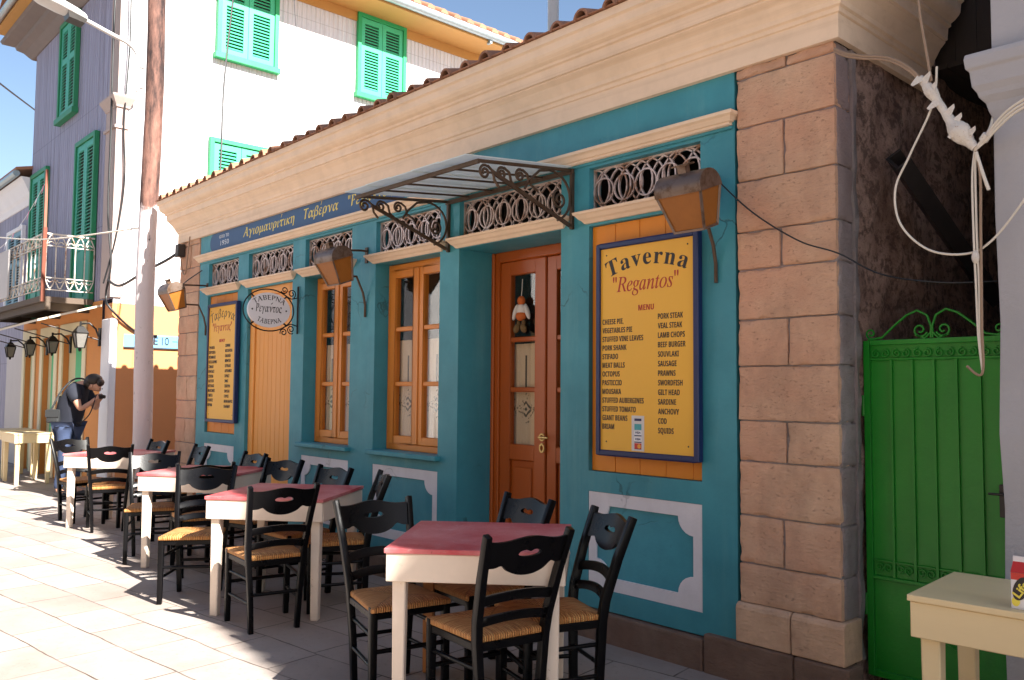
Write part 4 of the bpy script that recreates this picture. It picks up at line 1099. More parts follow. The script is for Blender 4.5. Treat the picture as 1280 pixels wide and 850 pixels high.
mb = MB(); mb.box(gx1-.075, gx1-.032, gy-.03, gy-.0005, .93, 1.07); mb.tube([(gx1-.055, gy-.03, 1.03), (gx1-.055, gy-.05, 1.03), (gx1-.11, gy-.055, 1.03)], .006, 8); mb.build('lock', 'steel_dark', gt, bevel=.002)
for z in (.45, 1.40):
    mb = MB(); mb.tube([(gx0-.006, gy-.01, z-.05), (gx0-.006, gy-.01, z+.05)], .010, 10); mb.build('hinge', 'greensteel', gt, smooth=50)
nb = thing('neighbour_building', 'white plastered neighbour with a moulded column right of the green gate', 'building', (-.9, 3.75, 0))
def nby(x): return 2.963-.13*(x-6.52)+.36
px0, px1 = -1.205, -.72
mb = MB()
shaft = [(0, 0), (0, 2.63)]
def ringsq(o, z): return [(px0-o, 3.80-o, z), (px1+o, 3.80-o, z), (px1+o, 4.3, z), (px0-o, 4.3, z)]
edge = [ringsq(.0, 0), ringsq(.004, .5), ringsq(-.004, 1.0), ringsq(.006, 1.3), ringsq(-.005, 1.75), ringsq(.002, 2.2), ringsq(0, 2.60), ringsq(.012, 2.63), ringsq(.02, 2.665), ringsq(.04, 2.69), ringsq(.045, 2.71), ringsq(.060, 2.735), ringsq(.066, 2.80), ringsq(.078, 2.81), ringsq(.082, 2.85), ringsq(.078, 2.87), ringsq(.0, 2.875), ringsq(0, 4.6), ringsq(.05, 4.63), ringsq(.05, 4.72)]
mb.loft(edge)
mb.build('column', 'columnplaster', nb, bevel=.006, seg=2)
mb = MB()
mb.loft([[(px1, nby(px1), 0), (13, nby(13)+.05, 0), (13, 9.5, 0), (px1, 9.5, 0)], [(px1, nby(px1), 9.0), (13, nby(13)+.05, 9.0), (13, 9.5, 9.0), (px1, 9.5, 9.0)]])
mb.box(-1.21, px1-.001, 4.31, 9.5, 0, 3.29)
mb.build('wall', 'plaster', nb)
mb = MB()
e0 = lambda x: nby(x)-.36
mb.loft([[(-.92, e0(-.92), 9.02), (13, e0(13), 9.02), (13, 9.5, 11), (-.92, 9.5, 11)], [(-.92, e0(-.92), 9.08), (13, e0(13), 9.08), (13, 9.5, 11.1), (-.92, 9.5, 11.1)]])
x = -.85
while x < 12.9:
    k = 8; yy = e0(x)-.05; rr = .085
    mb.rv = random.random()
    mb.loft([[(x+rr*math.cos(math.pi*q/k), yy, 9.06+rr*math.sin(math.pi*q/k)) for q in range(k+1)], [(x+rr*math.cos(math.pi*q/k), 9.4, 11.1+rr*math.sin(math.pi*q/k)) for q in range(k+1)]])
    x += .25
mb.build('roof', 'tile', nb)

for_ = thing('alley_shed', 'dark boarded lean-to roof over the alley behind the gate', 'shed', (-1.6, 6, 0))
mb = MB()
for k in range(6):
    mb.rv = random.random(); mb.box(-1.93+.125*k, -1.93+.125*k+.12, 4.98, 8.6, 3.30, 3.33)
mb.build('roof_boards', 'wood_dark', for_)
mb = MB()
for k in range(6):
    mb.rv = random.random(); mb.box(-1.88+.112*k, -1.88+.112*k+.109, 5.0, 5.03, 3.335, 5.4)
mb.build('upper_boards', 'wood_dark', for_)
mb = MB(); mb.box(-1.93, -1.2, 7.4, 7.5, 0, 3.29); mb.build('back_wall', 'wood_dark', for_)

mb = MB()
A0, A1 = Vector((-1.78, 4.24, 2.63)), Vector((-1.72, 5.35, 2.02))
mb.sweep([tuple(A0), tuple(A1)], [(-.06, -.04), (.06, -.04), (.06, .04), (.045, .04), (.045, -.025), (-.045, -.025), (-.045, .04), (-.06, .04)], up=(.7, 0, .7))
top(mb, 'steel_channel', 'steel_dark', 'dark steel channel leaning across the alley above the gate', 'steel beam')

# ------------------------------------------------------------------ hanging cables at the corner
def smooth_path(P, n=8):
    P = [Vector(p) for p in P]; out = []
    for i in range(len(P)-1):
        p0, p1, p2, p3 = P[max(i-1, 0)], P[i], P[i+1], P[min(i+2, len(P)-1)]
        for k in range(n):
            t = k/n; out.append(tuple(.5*((2*p1)+(p2-p0)*t+(2*p0-5*p1+4*p2-p3)*t*t+(3*p1-p0-3*p2+p3)*t**3)))
    out.append(tuple(P[-1])); return out
yc = 3.74
cb = thing('cable_bundle', 'tangle of white and brown cables wrapped in white tape between stone corner and column', 'cables', (-1.45, yc, 1.55))
def cab(pts, r, mat, parent=cb):
    mb = MB(); mb.tube(smooth_path(pts), r, 7); return mb.build('cable', mat, parent, smooth=60)
for o in (0, .012):
    cab([(-1.875, yc+.04, 3.09-o), (-1.80, yc, 3.035-o), (-1.72, yc, 3.0-o), (-1.60, yc, 2.955-o), (-1.50, yc, 2.87-o), (-1.43, yc, 2.76-o)], .0068, 'cable_brown')
cab([(-1.47, yc-.01, 3.24), (-1.46, yc-.01, 3.1), (-1.44, yc-.01, 2.95), (-1.42, yc-.01, 2.80)], .006, 'cable_brown')
path = smooth_path([(-1.47, yc, 2.83), (-1.43, yc, 2.765), (-1.39, yc, 2.69), (-1.345, yc, 2.605), (-1.30, yc, 2.535), (-1.255, yc, 2.475)], 9)
mb = MB(); npt = len(path)
def fat(i):
    f = i/(npt-1); base = .0165
    return (base+.026*math.exp(-((f-.74)/.13)**2)+.010*math.exp(-((f-.22)/.08)**2)+random.uniform(-.0012, .0012))/.02
mb.tube(path, .02, 11, scale=[fat(i) for i in range(npt)])
for q, s_ in ((2, -1), (5, 1), (11, 1), (17, -1), (24, 1), (29, 1), (33, -1), (38, 1)):
    p = path[q]; L_ = random.uniform(.022, .045)
    mb.loft([[(p[0]-.012, p[1]-.016, p[2]+.018), (p[0]+.014, p[1]-.018, p[2]-.012), (p[0]+.014, p[1]-.015, p[2]-.012), (p[0]-.012, p[1]-.013, p[2]+.018)],
             [(p[0]+s_*L_, p[1]-.024, p[2]+.030*s_+.012), (p[0]+s_*L_*.9+.006, p[1]-.026, p[2]+.026*s_-.002), (p[0]+s_*L_*.9+.006, p[1]-.024, p[2]+.026*s_-.002), (p[0]+s_*L_, p[1]-.022, p[2]+.030*s_+.012)]])
mb.build('tape_wrap', 'tape', cb, smooth=35)
for o in (0, .016, .03):
    cab([(-1.255, yc, 2.475-o*.2), (-1.21, yc-.01, 2.515-o*.6), (-1.15, yc-.04, 2.565-o), (-1.08, yc-.07, 2.60-o), (-.95, yc-.10, 2.64-o)], .0058, 'cable_white')
mb = MB(); mb.tube([(-1.225, yc, 2.50), (-1.205, yc-.01, 2.52)], .018, 8); mb.build('tape_wrap', 'tape', cb, smooth=35)
for o in (0, .012): cab([(-1.257+o*.3, yc, 2.47), (-1.268+o, yc-.005, 2.35), (-1.266+o, yc-.01, 2.1), (-1.262+o, yc-.01, 1.9), (-1.258+o*.5, yc-.01, 1.70), (-1.245, yc-.01, 1.55)], .0046, 'cable_white')
cab([(-1.25, yc-.01, 2.46), (-1.235, yc-.012, 2.35), (-1.238, yc-.012, 2.15), (-1.243, yc-.012, 1.75), (-1.247, yc-.01, 1.545), (-1.305, yc-.01, 1.575)], .0055, 'cable_brown')
cab([(-1.25, yc-.01, 2.455), (-1.225, yc-.012, 2.36), (-1.205, yc-.012, 2.29)], .007, 'cable_white')
mb = MB(); mb.ell((-1.26, yc-.012, 2.02), .016, .014, .028); mb.build('tape_wrap', 'tape', cb, smooth=60)
cab([(-1.40, yc, 2.86), (-1.42, yc, 2.70), (-1.52, yc, 2.50), (-1.585, yc, 2.36), (-1.565, yc, 2.20), (-1.45, yc, 2.075), (-1.30, yc, 2.04), (-1.20, yc, 2.085), (-1.08, yc-.02, 2.22), (-1.0, yc-.04, 2.34)], .0050, 'cable_white')
cab([(-1.25, yc, 2.48), (-1.215, yc+.05, 2.56), (-1.20, yc+.10, 2.70)], .006, 'cable_white')
def wire(pts, r, mat, label, name='cable'):
    mb = MB(); mb.tube(smooth_path(pts), r, 6); return top(mb, name, mat, label, 'cable', smooth=60)
wire([(-2.55, F-.03, 2.585), (-2.34, F-.03, 2.38), (-2.08, F-.045, 2.20), (-1.88, F-.045, 2.115), (-1.69, F-.02, 2.0), (-1.45, F+.02, 1.945), (-1.25, F+.1, 1.94)], .0042, 'cable_black', 'thin black wire sagging across the sandstone corner')

# ------------------------------------------------------------------ tall building beyond the alley
W_, Y_ = -12.5, 3.87
tb = thing('tall_building', 'tall house with white corrugated side, grey front, green shutters and orange ground floor', 'building', (-14.9, Y_, 0))
XF = -17.3; ZE = 7.95
mb = MB(); mb.box(XF, W_, Y_, 16.5, 2.66, ZE+.2); 
V = mb.v
mb = MB(); mb.add([(W_, Y_, 2.64), (W_, 16.5, 2.64), (W_, 16.5, ZE+.3), (W_, Y_, ZE+.3)], [(0, 1, 2, 3)]); mb.build('side_wall', 'corr_white', tb)
mb = MB(); mb.add([(XF, Y_, 2.70), (W_, Y_, 2.70), (W_, Y_, ZE+.3), (XF, Y_, ZE+.3)], [(0, 1, 2, 3)]); mb.add([(XF, Y_, 0), (XF, 16.5, 0), (XF, 16.5, ZE+.3), (XF, Y_, ZE+.3)], [(0, 1, 2, 3)]); mb.build('front_wall', 'corr_grey', tb)
mb = MB(); mb.box(W_-.3, W_+.03, Y_+.062, 16.5, 0, 2.635); mb.build('stucco_wall', 'yellow_stucco', tb)
mb = MB(); mb.box(W_-.34, W_+.045, Y_-.035, Y_+.06, 0, 2.42); mb.build('corner_pier', 'plaster', tb, bevel=.01)
mb = MB(); mb.box(W_-.3, W_+.02, Y_-.01, Y_+.06, 2.425, 2.638); mb.build('corner_block', 'yellow_stucco', tb)
# ground floor front with three openings
doors = [(-14.86, -13.5), (-16.03, -15.0), (-17.22, -16.35)]
def gdepth(x, z):
    for a, b in doors:
        if a+.16 < x < b-.16 and z < 2.27: return (.12, False)
    return (0, False)
xs2 = sorted([XF, W_-.345]+[q for a, b in doors for q in (a+.16, b-.16)])
mb = MB(); relief(mb, xs2, [0, 2.27, 2.70], gdepth, Y_-.03); mb.build('ground_floor_wall', 'gold_stucco', tb)
for a, b in doors:
    mb = MB(); mb.box(a, a+.16, Y_-.055, Y_-.031, 0, 2.44); mb.box(b-.16, b, Y_-.055, Y_-.031, 0, 2.44); mb.box(a+.16, b-.16, Y_-.055, Y_-.031, 2.27, 2.44)
    dr = mb.build('doorway', 'doorcream', tb, bevel=.006)
    xm = (a+b)/2+.1
    mb = MB(); mb.box(a+.162, xm, Y_+.05, Y_+.085, .02, 2.268); mb.box(a+.25, xm-.09, Y_+.035, Y_+.0495, .3, 2.0); mb.build('pale_leaf', 'doorpale', dr, bevel=.004)
    mb = MB(); mb.box(xm+.003, b-.162, Y_-.02, Y_+.03, .02, 2.268); mb.build('green_leaf', 'greenframe', dr, bevel=.004)
# shuttered windows
def shuttered(tr, w, h, parent, frame, leaf, door=False):
    mb = MB(tr); t = .07
    for a, b, c, d in ((0, t, 0, h), (w-t, w, 0, h), (t, w-t, h-t, h), (-.03, w+.03, -.09, 0)): mb.box(a, b, 0 if c >= 0 else 0, .07 if c >= 0 else .10, c, d)
    wn = mb.build('window', frame, parent, bevel=.004)
    hw_ = (w-2*t)/2
    for k in range(2):
        mb = MB(tr); x0 = t+hw_*k+.004; x1 = x0+hw_-.008; s_ = .075
        lo = .36*h if door else 0.0
        mb.box(x0, x0+s_, .005, .045, 0.004, h-t-.004); mb.box(x1-s_, x1, .005, .045, .004, h-t-.004)
        rails = [0.004, h*.55, h-t-.10] if not door else [.004, h*.32, h*.36, h-t-.10]
        for r_ in rails: mb.box(x0+s_, x1-s_, .005, .045, r_, r_+.09)
        if door: mb.box(x0+s_, x1-s_, .012, .03, .09, h*.36)
        z = lo+.10
        while z < h-t-.11:
            mb.add([(x0+s_, .008, z+.035), (x1-s_, .008, z+.035), (x1-s_, .042, z), (x0+s_, .042, z), (x0+s_, .014, z+.041), (x1-s_, .014, z+.041), (x1-s_, .046, z+.006), (x0+s_, .046, z+.006)],
                   [(0, 1, 2, 3), (7, 6, 5, 4), (0, 4, 5, 1), (3, 2, 6, 7), (0, 3, 7, 4), (1, 5, 6, 2)])
            z += .052
        mb.build('shutter', leaf, wn)
    mb = MB(tr); mb.add([(t, -.03+.031, 0), (w-t, .001, 0), (w-t, .001, h-t), (t, .001, h-t)], [(0, 1, 2, 3)]); mb.build('shutter_backing', 'wood_dark', wn)
def side_tr(y0, z0): return lambda u, o, v: (W_+.004+o, y0+u, z0+v)
def front_tr(x0, z0): return lambda u, o, v: (x0+u, Y_-.004-o, z0+v)
shuttered(side_tr(5.22, 6.60), 1.02, 1.42, tb, 'greenframe', 'mint')
shuttered(side_tr(7.72, 6.60), 1.02, 1.42, tb, 'greenframe', 'mint')
shuttered(side_tr(5.16, 3.85), 1.02, 1.42, tb, 'greenframe', 'mint')
shuttered(front_tr(-15.52, 5.92), .98, 1.62, tb, 'greenfr2', 'teal_shutter')
shuttered(front_tr(-14.38, 2.72), 1.02, 2.56, tb, 'greenfr2', 'teal_shutter', True)
shuttered(front_tr(-17.10, 2.72), 1.04, 2.54, tb, 'greenfr2', 'teal_shutter', True)
# corner pilaster with its little capital
mb = MB(); mb.box(W_-.42, W_+.03, Y_-.05, Y_-.006, 2.72, 5.42); mb.box(W_+.006, W_+.03, Y_-.006, Y_+.10, 2.72, 5.42); mb.box(W_-.36, W_+.02, Y_-.04, Y_-.006, 5.60, ZE)
mb.box(W_-.46, W_+.05, Y_-.075, Y_+.12, 5.12, 5.16)
mb.loft([[(W_-.44-o, Y_-.06-o, z), (W_+.05+o, Y_-.06-o, z), (W_+.05+o, Y_+.12+o, z), (W_-.44-o, Y_+.12+o, z)] for o, z in ((0, 5.42), (.01, 5.45), (.06, 5.54), (.07, 5.56), (.07, 5.585), (.0, 5.60))])
mb.build('corner_pilaster', 'pinkwood', tb)
# eaves: soffit, gutter, tiled roof
mb = MB(); mb.box(W_, -11.86, Y_-.5, 17, 8.02, 8.06)
mb.box(XF-.35, W_, Y_-.62, Y_, 7.92, 7.96); mb.box(W_+.004, W_+.03, Y_+.0, 16.5, 7.86, 8.018); mb.build('soffit', 'brownstone_soffit', tb)
mb = MB()
mb.loft([[(XF-.25-o, Y_-.02-o, z), (W_-.06, Y_-.02-o, z), (W_-.06, Y_+.1, z), (XF-.25-o, Y_+.1, z)] for o, z in ((0, 7.55), (.05, 7.60), (.12, 7.68), (.22, 7.74), (.24, 7.80), (.42, 7.86), (.45, 7.915), (.0, 7.918))])
mb.build('eaves_cornice', 'eavewood', tb)
mb = MB(); mb.tube([(-11.80, Y_-.5, 8.115), (-11.80, 17, 8.115)], .075, 10); mb.tube([(XF-.4, Y_-.68, 8.0), (-11.8, Y_-.68, 8.0)], .06, 8)
for yb_ in (10.2,): mb.box(-11.9, -11.80, yb_, yb_+.05, 7.98, 8.12)
mb.build('gutter', 'zinc', tb, smooth=60)
mb = MB()
mb.loft([[(-11.78, Y_-.62, 8.14), (-11.78, 17, 8.14), (-14.9, 17, 9.8), (-14.9, Y_-.62, 9.8)], [(-11.78, Y_-.62, 8.18), (-11.78, 17, 8.18), (-14.9, 17, 9.84), (-14.9, Y_-.62, 9.84)]])
mb.loft([[(XF-.4, Y_-.62, 8.06), (XF-.4, 17, 8.06), (-14.9, 17, 9.8), (-14.9, Y_-.62, 9.8)], [(XF-.4, Y_-.62, 8.10), (XF-.4, 17, 8.10), (-14.9, 17, 9.84), (-14.9, Y_-.62, 9.84)]])
y = Y_-.5
while y < 16.9:
    k = 6; rr = .085; mb.rv = random.random()
    mb.loft([[(-11.74, y+rr*math.cos(math.pi*q/k), 8.17+rr*math.sin(math.pi*q/k)) for q in range(k+1)], [(-14.9, y+rr*math.cos(math.pi*q/k), 9.83+rr*math.sin(math.pi*q/k)) for q in range(k+1)]])
    y += .30
mb.build('roof', 'tile', tb, smooth=40)
# balcony
bal = MB(); bal.box(-17.0, -13.30, 3.14, Y_-.03, 2.66, 2.74); bal.box(-17.0, -13.30, 3.20, 3.28, 2.56, 2.659)
for x in (-13.5, -15.0, -16.5): bal.box(x-.05, x+.05, 3.3, Y_-.03, 2.55, 2.659)
balo = bal.build('balcony', 'slab', tb)
def rail_panel(tr, Lr, n, parent):
    mb = MB(tr); z0, z1 = .10, .90
    for z in (z0, z0+.17, z1-.17, z1): mb.bar((0, 0, z), (Lr, 0, z), .022, .014 if z not in (z1,) else .022)
    for k in range(n+1): mb.bar((Lr*k/n, 0, z0+.17), (Lr*k/n, 0, z1-.17), .014, .014, up=(0, 1, 0))
    for k in range(n):
        for zb, s in ((z1-.17, 1), (z0+.17, -1)):
            pts = [(Lr*k/n+Lr/n*q/8, 0, zb+s*(.012+.14*(1-abs(1-q/4)**1.6))) for q in range(9)]
            mb.tube(pts, .009, 6, up=(0, 1, 0))
            mb.tube([(Lr*(k+.5)/n+.035*math.cos(R(q)), 0, zb+s*(.03+.03*math.sin(R(q)))) for q in range(0, 181, 30)], .008, 6, up=(0, 1, 0))
    mb.build('railing', 'railing', parent, smooth=40)
rail_panel(lambda a, b, c: (-13.32+b, 3.20+a, 2.74+c), .64, 5, balo)
rail_panel(lambda a, b, c: (-16.95+a, 3.17+b, 2.74+c), 3.62, 16, balo)
mb = MB(); mb.bar((-13.30, 3.17, 2.66), (-13.30, 3.17, 3.72), .05, .05, up=(1, 0, 0)); mb.bar((-13.31, 3.17, 3.70), (-13.62, 3.24, 4.62), .035, .035, up=(1, 0, 0)); mb.build('corner_post', 'rustpost', balo)
mb = MB(); mb.box(-16.2, -15.1, 3.10, 3.125, 2.85, 3.60); mb.build('board', 'board_grey', balo)
# awning
aw = thing('awning', 'cream awning board slung under the balcony over the orange shop front', 'awning', (-15, 3.4, 2.4))
mb = MB(); mb.loft([[(-12.75, Y_-.06, 2.60), (-17.2, Y_-.06, 2.60), (-17.2, 3.05, 2.30), (-13.0, 3.05, 2.36)], [(-12.75, Y_-.06, 2.63), (-17.2, Y_-.06, 2.63), (-17.2, 3.05, 2.33), (-13.0, 3.05, 2.39)]]); mb.build('canvas', 'canvas', aw)
for x in (-13.1, -14.6, -16.0, -17.1):
    mb = MB(); mb.tube([(x, 3.12, 2.34), (x+.25, Y_-.035, 2.12)], .010, 6); mb.build('stay_rod', 'steel_dark', aw)
# lanterns on the orange front
def small_lantern(x, z, k, label, glassm='lampglass'):
    t = thing('shop_lantern', label, 'wall lantern', (x, 3.6, z-.15), group='lanterns along the orange shop front'); y = 3.58
    mb = MB(); h = .20*k
    def rg(r, zz): return [(x+r*math.cos(R(45+90*q)), y+r*math.sin(R(45+90*q)), zz) for q in range(4)]
    mb.loft([rg(.13*k, z+.06*k), rg(.05*k, z+.15*k), rg(.03*k, z+.16*k)]); mb.box(x-.012, x+.012, y-.012, y+.012, z+.16*k, z+.22*k)
    for q in range(4):
        a_, b_ = rg(.118*k, z+.058*k)[q], rg(.068*k, z-.15*k)[q]; mb.bar(a_, b_, .012, .012)
        c_ = rg(.068*k, z-.15*k)[(q+1) % 4]; mb.bar(b_, c_, .012, .012)
    mb.ell((x, y, z-.175*k), .022*k, .022*k, .03*k, 8, 6)
    mb.build('frame', 'blackiron', t)
    mb = MB(); mb.loft([rg(.108*k, z+.056*k), rg(.06*k, z-.148*k)]); mb.build('glass', glassm, t)
    mb = MB(); mb.tube([(x, y, z+.19*k), (x+.06, y+.10, z+.20*k), (x+.08, 3.76, z+.12*k), (x+.04, Y_-.06, z+.02)], .013, 7); mb.box(x+.01, x+.07, Y_-.058, Y_-.0565+.025, z-.12, z+.14); mb.build('bracket', 'blackiron', t, smooth=40)
small_lantern(-12.92, 2.16, 1.0, 'pale hooded lantern at the street corner of the orange shop front, rightmost of its row')
small_lantern(-14.33, 2.10, .85, 'black lantern on the orange pier left of the first cream doorway, second from the right')
small_lantern(-15.66, 2.10, .85, 'black lantern by the second cream doorway, third from the right')
small_lantern(-17.0, 2.10, .85, 'black lantern at the far end of the orange shop front, leftmost of its row')
# street name sign on the side wall
sg = thing('street_sign', 'light blue street sign with black Greek letters and an arrow, half behind the pole', 'sign', (W_+.04, 4.7, 1.97))
mb = MB(); mb.box(W_+.032, W_+.05, 4.02, 4.93, 2.03, 2.205); mb.build('plate', 'signblue', sg)
mb = MB(); mb.box(W_+.032, W_+.055, 4.02, 4.93, 2.01, 2.0295); mb.build('edge_strip', 'blacktxt', sg)
for ch, y0_, wd in (('Ρ', 4.345, .058), ('Ε', 4.428, .060), ('Ι', 4.546, .013), ('Ο', 4.585, .060)):
    text(ch, .142, on_side(W_+.0505, y0_, 2.075), 'blacktxt', sg, 'lettering', 'LEFT', width=wd, bold=.005)
mb = MB(); xq = W_+.0505
mb.box(xq-.0005, xq+.0015, 4.697, 4.800, 2.121, 2.132)
for s_ in (1, -1): mb.prism([(4.810, 2.1265), (4.778, 2.1265+s_*.033), (4.766, 2.1265+s_*.026), (4.794, 2.1265)], xq-.0005, xq+.0017, 'yz')
mb.build('lettering', 'blacktxt', sg)

# building further left
lf = thing('far_house', 'lower grey house with a blue shutter and tiled eaves at the far left', 'building', (-21, 3.95, 0))
mb = MB(); mb.box(-30, -17.36, 3.95, 12, 0, 5.1); mb.build('wall', 'corr_grey', lf)
mb = MB(); mb.loft([[(-30, 3.95-o, z), (-17.36+o*.3, 3.95-o, z), (-17.36+o*.3, 4.1, z), (-30, 4.1, z)] for o, z in ((.02, 4.85), (.06, 4.95), (.10, 5.0), (.2, 5.2), (.26, 5.28), (.0, 5.29))]); mb.build('cornice', 'plaster', lf)
mb = MB(); mb.tube([(-30, 3.62, 5.33), (-17.3, 3.62, 5.33)], .06, 8); mb.build('gutter', 'zinc', lf, smooth=60)
mb = MB(); mb.loft([[(-30, 3.6, 5.38), (-17.25, 3.6, 5.38), (-17.25, 12, 7.4), (-30, 12, 7.4)], [(-30, 3.6, 5.43), (-17.25, 3.6, 5.43), (-17.25, 12, 7.45), (-30, 12, 7.45)]]); mb.build('roof', 'tile', lf)
shuttered(lambda u, o, v: (-19.15+u, 3.946-o, 2.85+v), 1.25, 1.65, lf, 'plaster', 'bluegrey_door')
mb = MB(); mb.box(-18.9, -17.65, 3.93, 3.949, .02, 2.3); mb.build('door', 'board_grey', lf)
mb = MB(); mb.box(-22.4, -20.9, 3.93, 3.949, .02, 2.3); mb.build('door', 'board_grey', lf)

# row across the street (behind the camera, seen only as reflections in the panes)
ob_ = thing('opposite_house', 'plain ochre house across the street, facing the taverna', 'building', (-8, -5.2, 0))
xs3 = [-15]
for k in range(7): xs3 += [-14+3.1*k, -14+3.1*k+1.1]
xs3.append(9)
mb2 = MB(tr=lambda x, y, z: (x, -5.2-(y), z))
relief(mb2, xs3, [0, .1, 2.3, 3.2], lambda x, z: ((.15, False) if (((x+14) % 3.1) < 1.1 and x > -14 and .1 < z < 2.3) else (0, False)), 0.0)
mb2.box(-15, 9, .3, 6, 0, 3.2); mb2.box(-9, 9, .0, 6, 3.201, 6.4)
mb2.build('wall', 'ochrewall', ob_)
for k in range(7):
    mb = MB(); mb.box(-14+3.1*k+.02, -14+3.1*k+1.08, -5.33, -5.27, .12, 2.28); mb.build('shutter', 'greenfr2', ob_)
oh = thing('white_house', 'white house with a sunlit gable across the street beyond the ochre one', 'building', (-22, -5.2, 0))
mb = MB(); mb.box(-34, -17.5, -12, -5.2, 0, 6.5); mb.build('wall', 'plaster', oh)
for k in range(4):
    mb = MB(); mb.box(-20.5-3*k, -19.4-3*k, -5.199, -5.15, .02, 2.2); mb.build('shutter', 'greenfr2', oh)

# ------------------------------------------------------------------ utility pole, street lamp and wires
PX, PY = -10.475, 3.615
mb = MB(); n = 26
pth = []; 
for i in range(n+1):
    z = 8.2*i/n; pth.append((PX+.017*z+.012*math.sin(z*1.7), PY+.012*math.sin(z*1.3+1)-.004*z, z))
mb.tube(pth, .105, 18, scale=[1.04-.012*p[2]+.02*math.sin(p[2]*5.1) for p in pth], up=(1, 0, 0))
top(mb, 'utility_pole', 'pole', 'weathered brown wooden pole, white painted below, at the alley mouth', 'pole', smooth=60)
lm = thing('street_lamp', 'grey street lamp on a curved arm fixed to the wooden pole', 'street lamp', ((PX+.09)-.02, (PY-.03)-.12, 5.2))
mb = MB(); mb.tube(smooth_path([((PX+.09)-.03, (PY-.03)-.165, 5.0), ((PX+.09)-.03, (PY-.03)-.165, 5.25), ((PX+.09)-.035, (PY-.03)-.18, 5.45), ((PX+.09)-.04, 3.30, 5.56), ((PX+.09)-.045, 3.1, 5.62), ((PX+.09)-.05, 2.78, 5.715)]), .026, 10)
for z in (5.05, 5.3): mb.box((PX+.09)-.06, (PX+.09), (PY-.03)-.17, (PY-.03)-.10, z, z+.03)
mb.build('arm', 'greyblue_white', lm, smooth=50)
mb = MB()
for_ax = Vector((0, -1, .22)).normalized()
c0 = Vector(((PX+.09)-.05, 2.82, 5.70)); L_ = []
for t_, wdt, hgt in ((0, .06, .05), (.03, .085, .07), (.12, .105, .09), (.30, .135, .10), (.48, .13, .085), (.58, .08, .05), (.60, .03, .02)):
    c_ = c0+for_ax*t_; upv = Vector((0, .22, 1)).normalized()
    L_.append([tuple(c_+Vector((1, 0, 0))*wdt*math.cos(R(q))+upv*hgt*(math.sin(R(q)) if math.sin(R(q)) > 0 else .45*math.sin(R(q)))) for q in range(0, 360, 24)])
mb.loft(L_); mb.build('head', 'greyblue_white', lm, smooth=50)
mb = MB(); c_ = c0+for_ax*.05
mb.loft([[tuple(c0+for_ax*t_+Vector((sx_*.09, 0, 0))+Vector((0, 0, zz))) for t_, sx_, zz in ((.03, -1, -.075), (.03, 1, -.075), (.2, 1, -.085), (.2, -1, -.085))], [tuple(c0+for_ax*t_+Vector((sx_*.1, 0, 0))+Vector((0, 0, zz))) for t_, sx_, zz in ((.0, -1, -.02), (.0, 1, -.02), (.22, 1, -.02), (.22, -1, -.02))]])
mb.build('gear_box', 'lampdark', lm)

cz_ = W_+.09
wire([(W_-.02, Y_-.10, 7.9), (W_, Y_-.12, 6.5), (W_-.03, Y_-.10, 5.0), (W_-.02, Y_-.10, 3.9), (W_+.05, Y_-.06, 3.2), (W_-.05, Y_-.08, 2.75), (W_+.07, Y_-.05, 2.55), (W_+.06, Y_+.3, 2.25), (W_+.06, Y_+.6, 2.2)], .016, 'cable_black', 'thick black cable running down the grey house corner')
wire([(W_+.07, Y_+.06, 7.9), (W_+.08, Y_+.08, 6.4), (W_+.07, Y_+.04, 5.2), (W_+.09, Y_+.07, 4.4), (W_+.05, Y_-.0, 3.6), (W_-.02, Y_-.13, 2.9)], .012, 'cable_black', 'thinner black cable on the white side of the house corner')
wire([(W_+.02, Y_-.08, 2.95), (-11.9, Y_-.1, 2.82), (-11.0, Y_-.1, 2.92), (-10.4, F-.03, 3.0), (-10.02, F-.02, 3.06)], .018, 'cable_black', 'black cable crossing the alley to the meter box on the stone corner')
mb = MB(); mb.box(-9.93, -9.83, F-.10, F-.016, 2.98, 3.13)
top(mb, 'meter_box', 'lampdark', 'small dark junction box on the far stone corner', 'junction box', bevel=.006)
wire([(-9.86, F-.06, 2.99), (-9.80, F-.05, 2.80), (-9.74, F-.04, 2.78), (-9.70, F-.04, 2.95), (-9.66, F-.035, 3.2)], .008, 'cable_brown', 'brown cable looping below the junction box')
wire([(-10.0, F-.04, 2.72), (-9.9, F-.05, 2.64), (-9.6, F-.05, 2.70), (-9.3, F-.03, 2.77)], .006, 'cable_black', 'thin wire sagging over the far stone corner')
wire([(-9.9, 4.5, 8.6), (-9.85, 4.35, 6.6), (-9.75, 4.2, 5.2), (-9.55, 4.1, 4.3), (-9.45, 4.05, 3.95)], .011, 'cable_black', 'black cable dropping in front of the white wall to the taverna roof')
wire([(-9.3, 4.8, 8.6), (-8.75, 4.55, 6.2), (-8.2, 4.4, 4.6), (-8.0, 4.3, 4.05)], .004, 'cable_black', 'hair thin wire slanting in front of the green shutters')
wire([(PX+.05, PY-.09, 3.37), (-13.0, 3.1, 3.50), (-16.5, 3.0, 3.98), (-22, 2.8, 4.7)], .010, 'cable_white', 'white line strung from the pole past the balcony')
wire([(-9.4, -2.2, 7.6), (-12.5, .2, 7.4), (-18, 2.6, 7.7), (-26, 6.0, 9.0)], .02, 'cable_black', 'thick dark cable slanting over the street, lower one at top left')
wire([(-9.0, -2.6, 8.6), (-12.0, -.4, 8.7), (-18, 2.0, 9.4)], .014, 'cable_black', 'dark cable slanting over the street, topmost at the left edge')
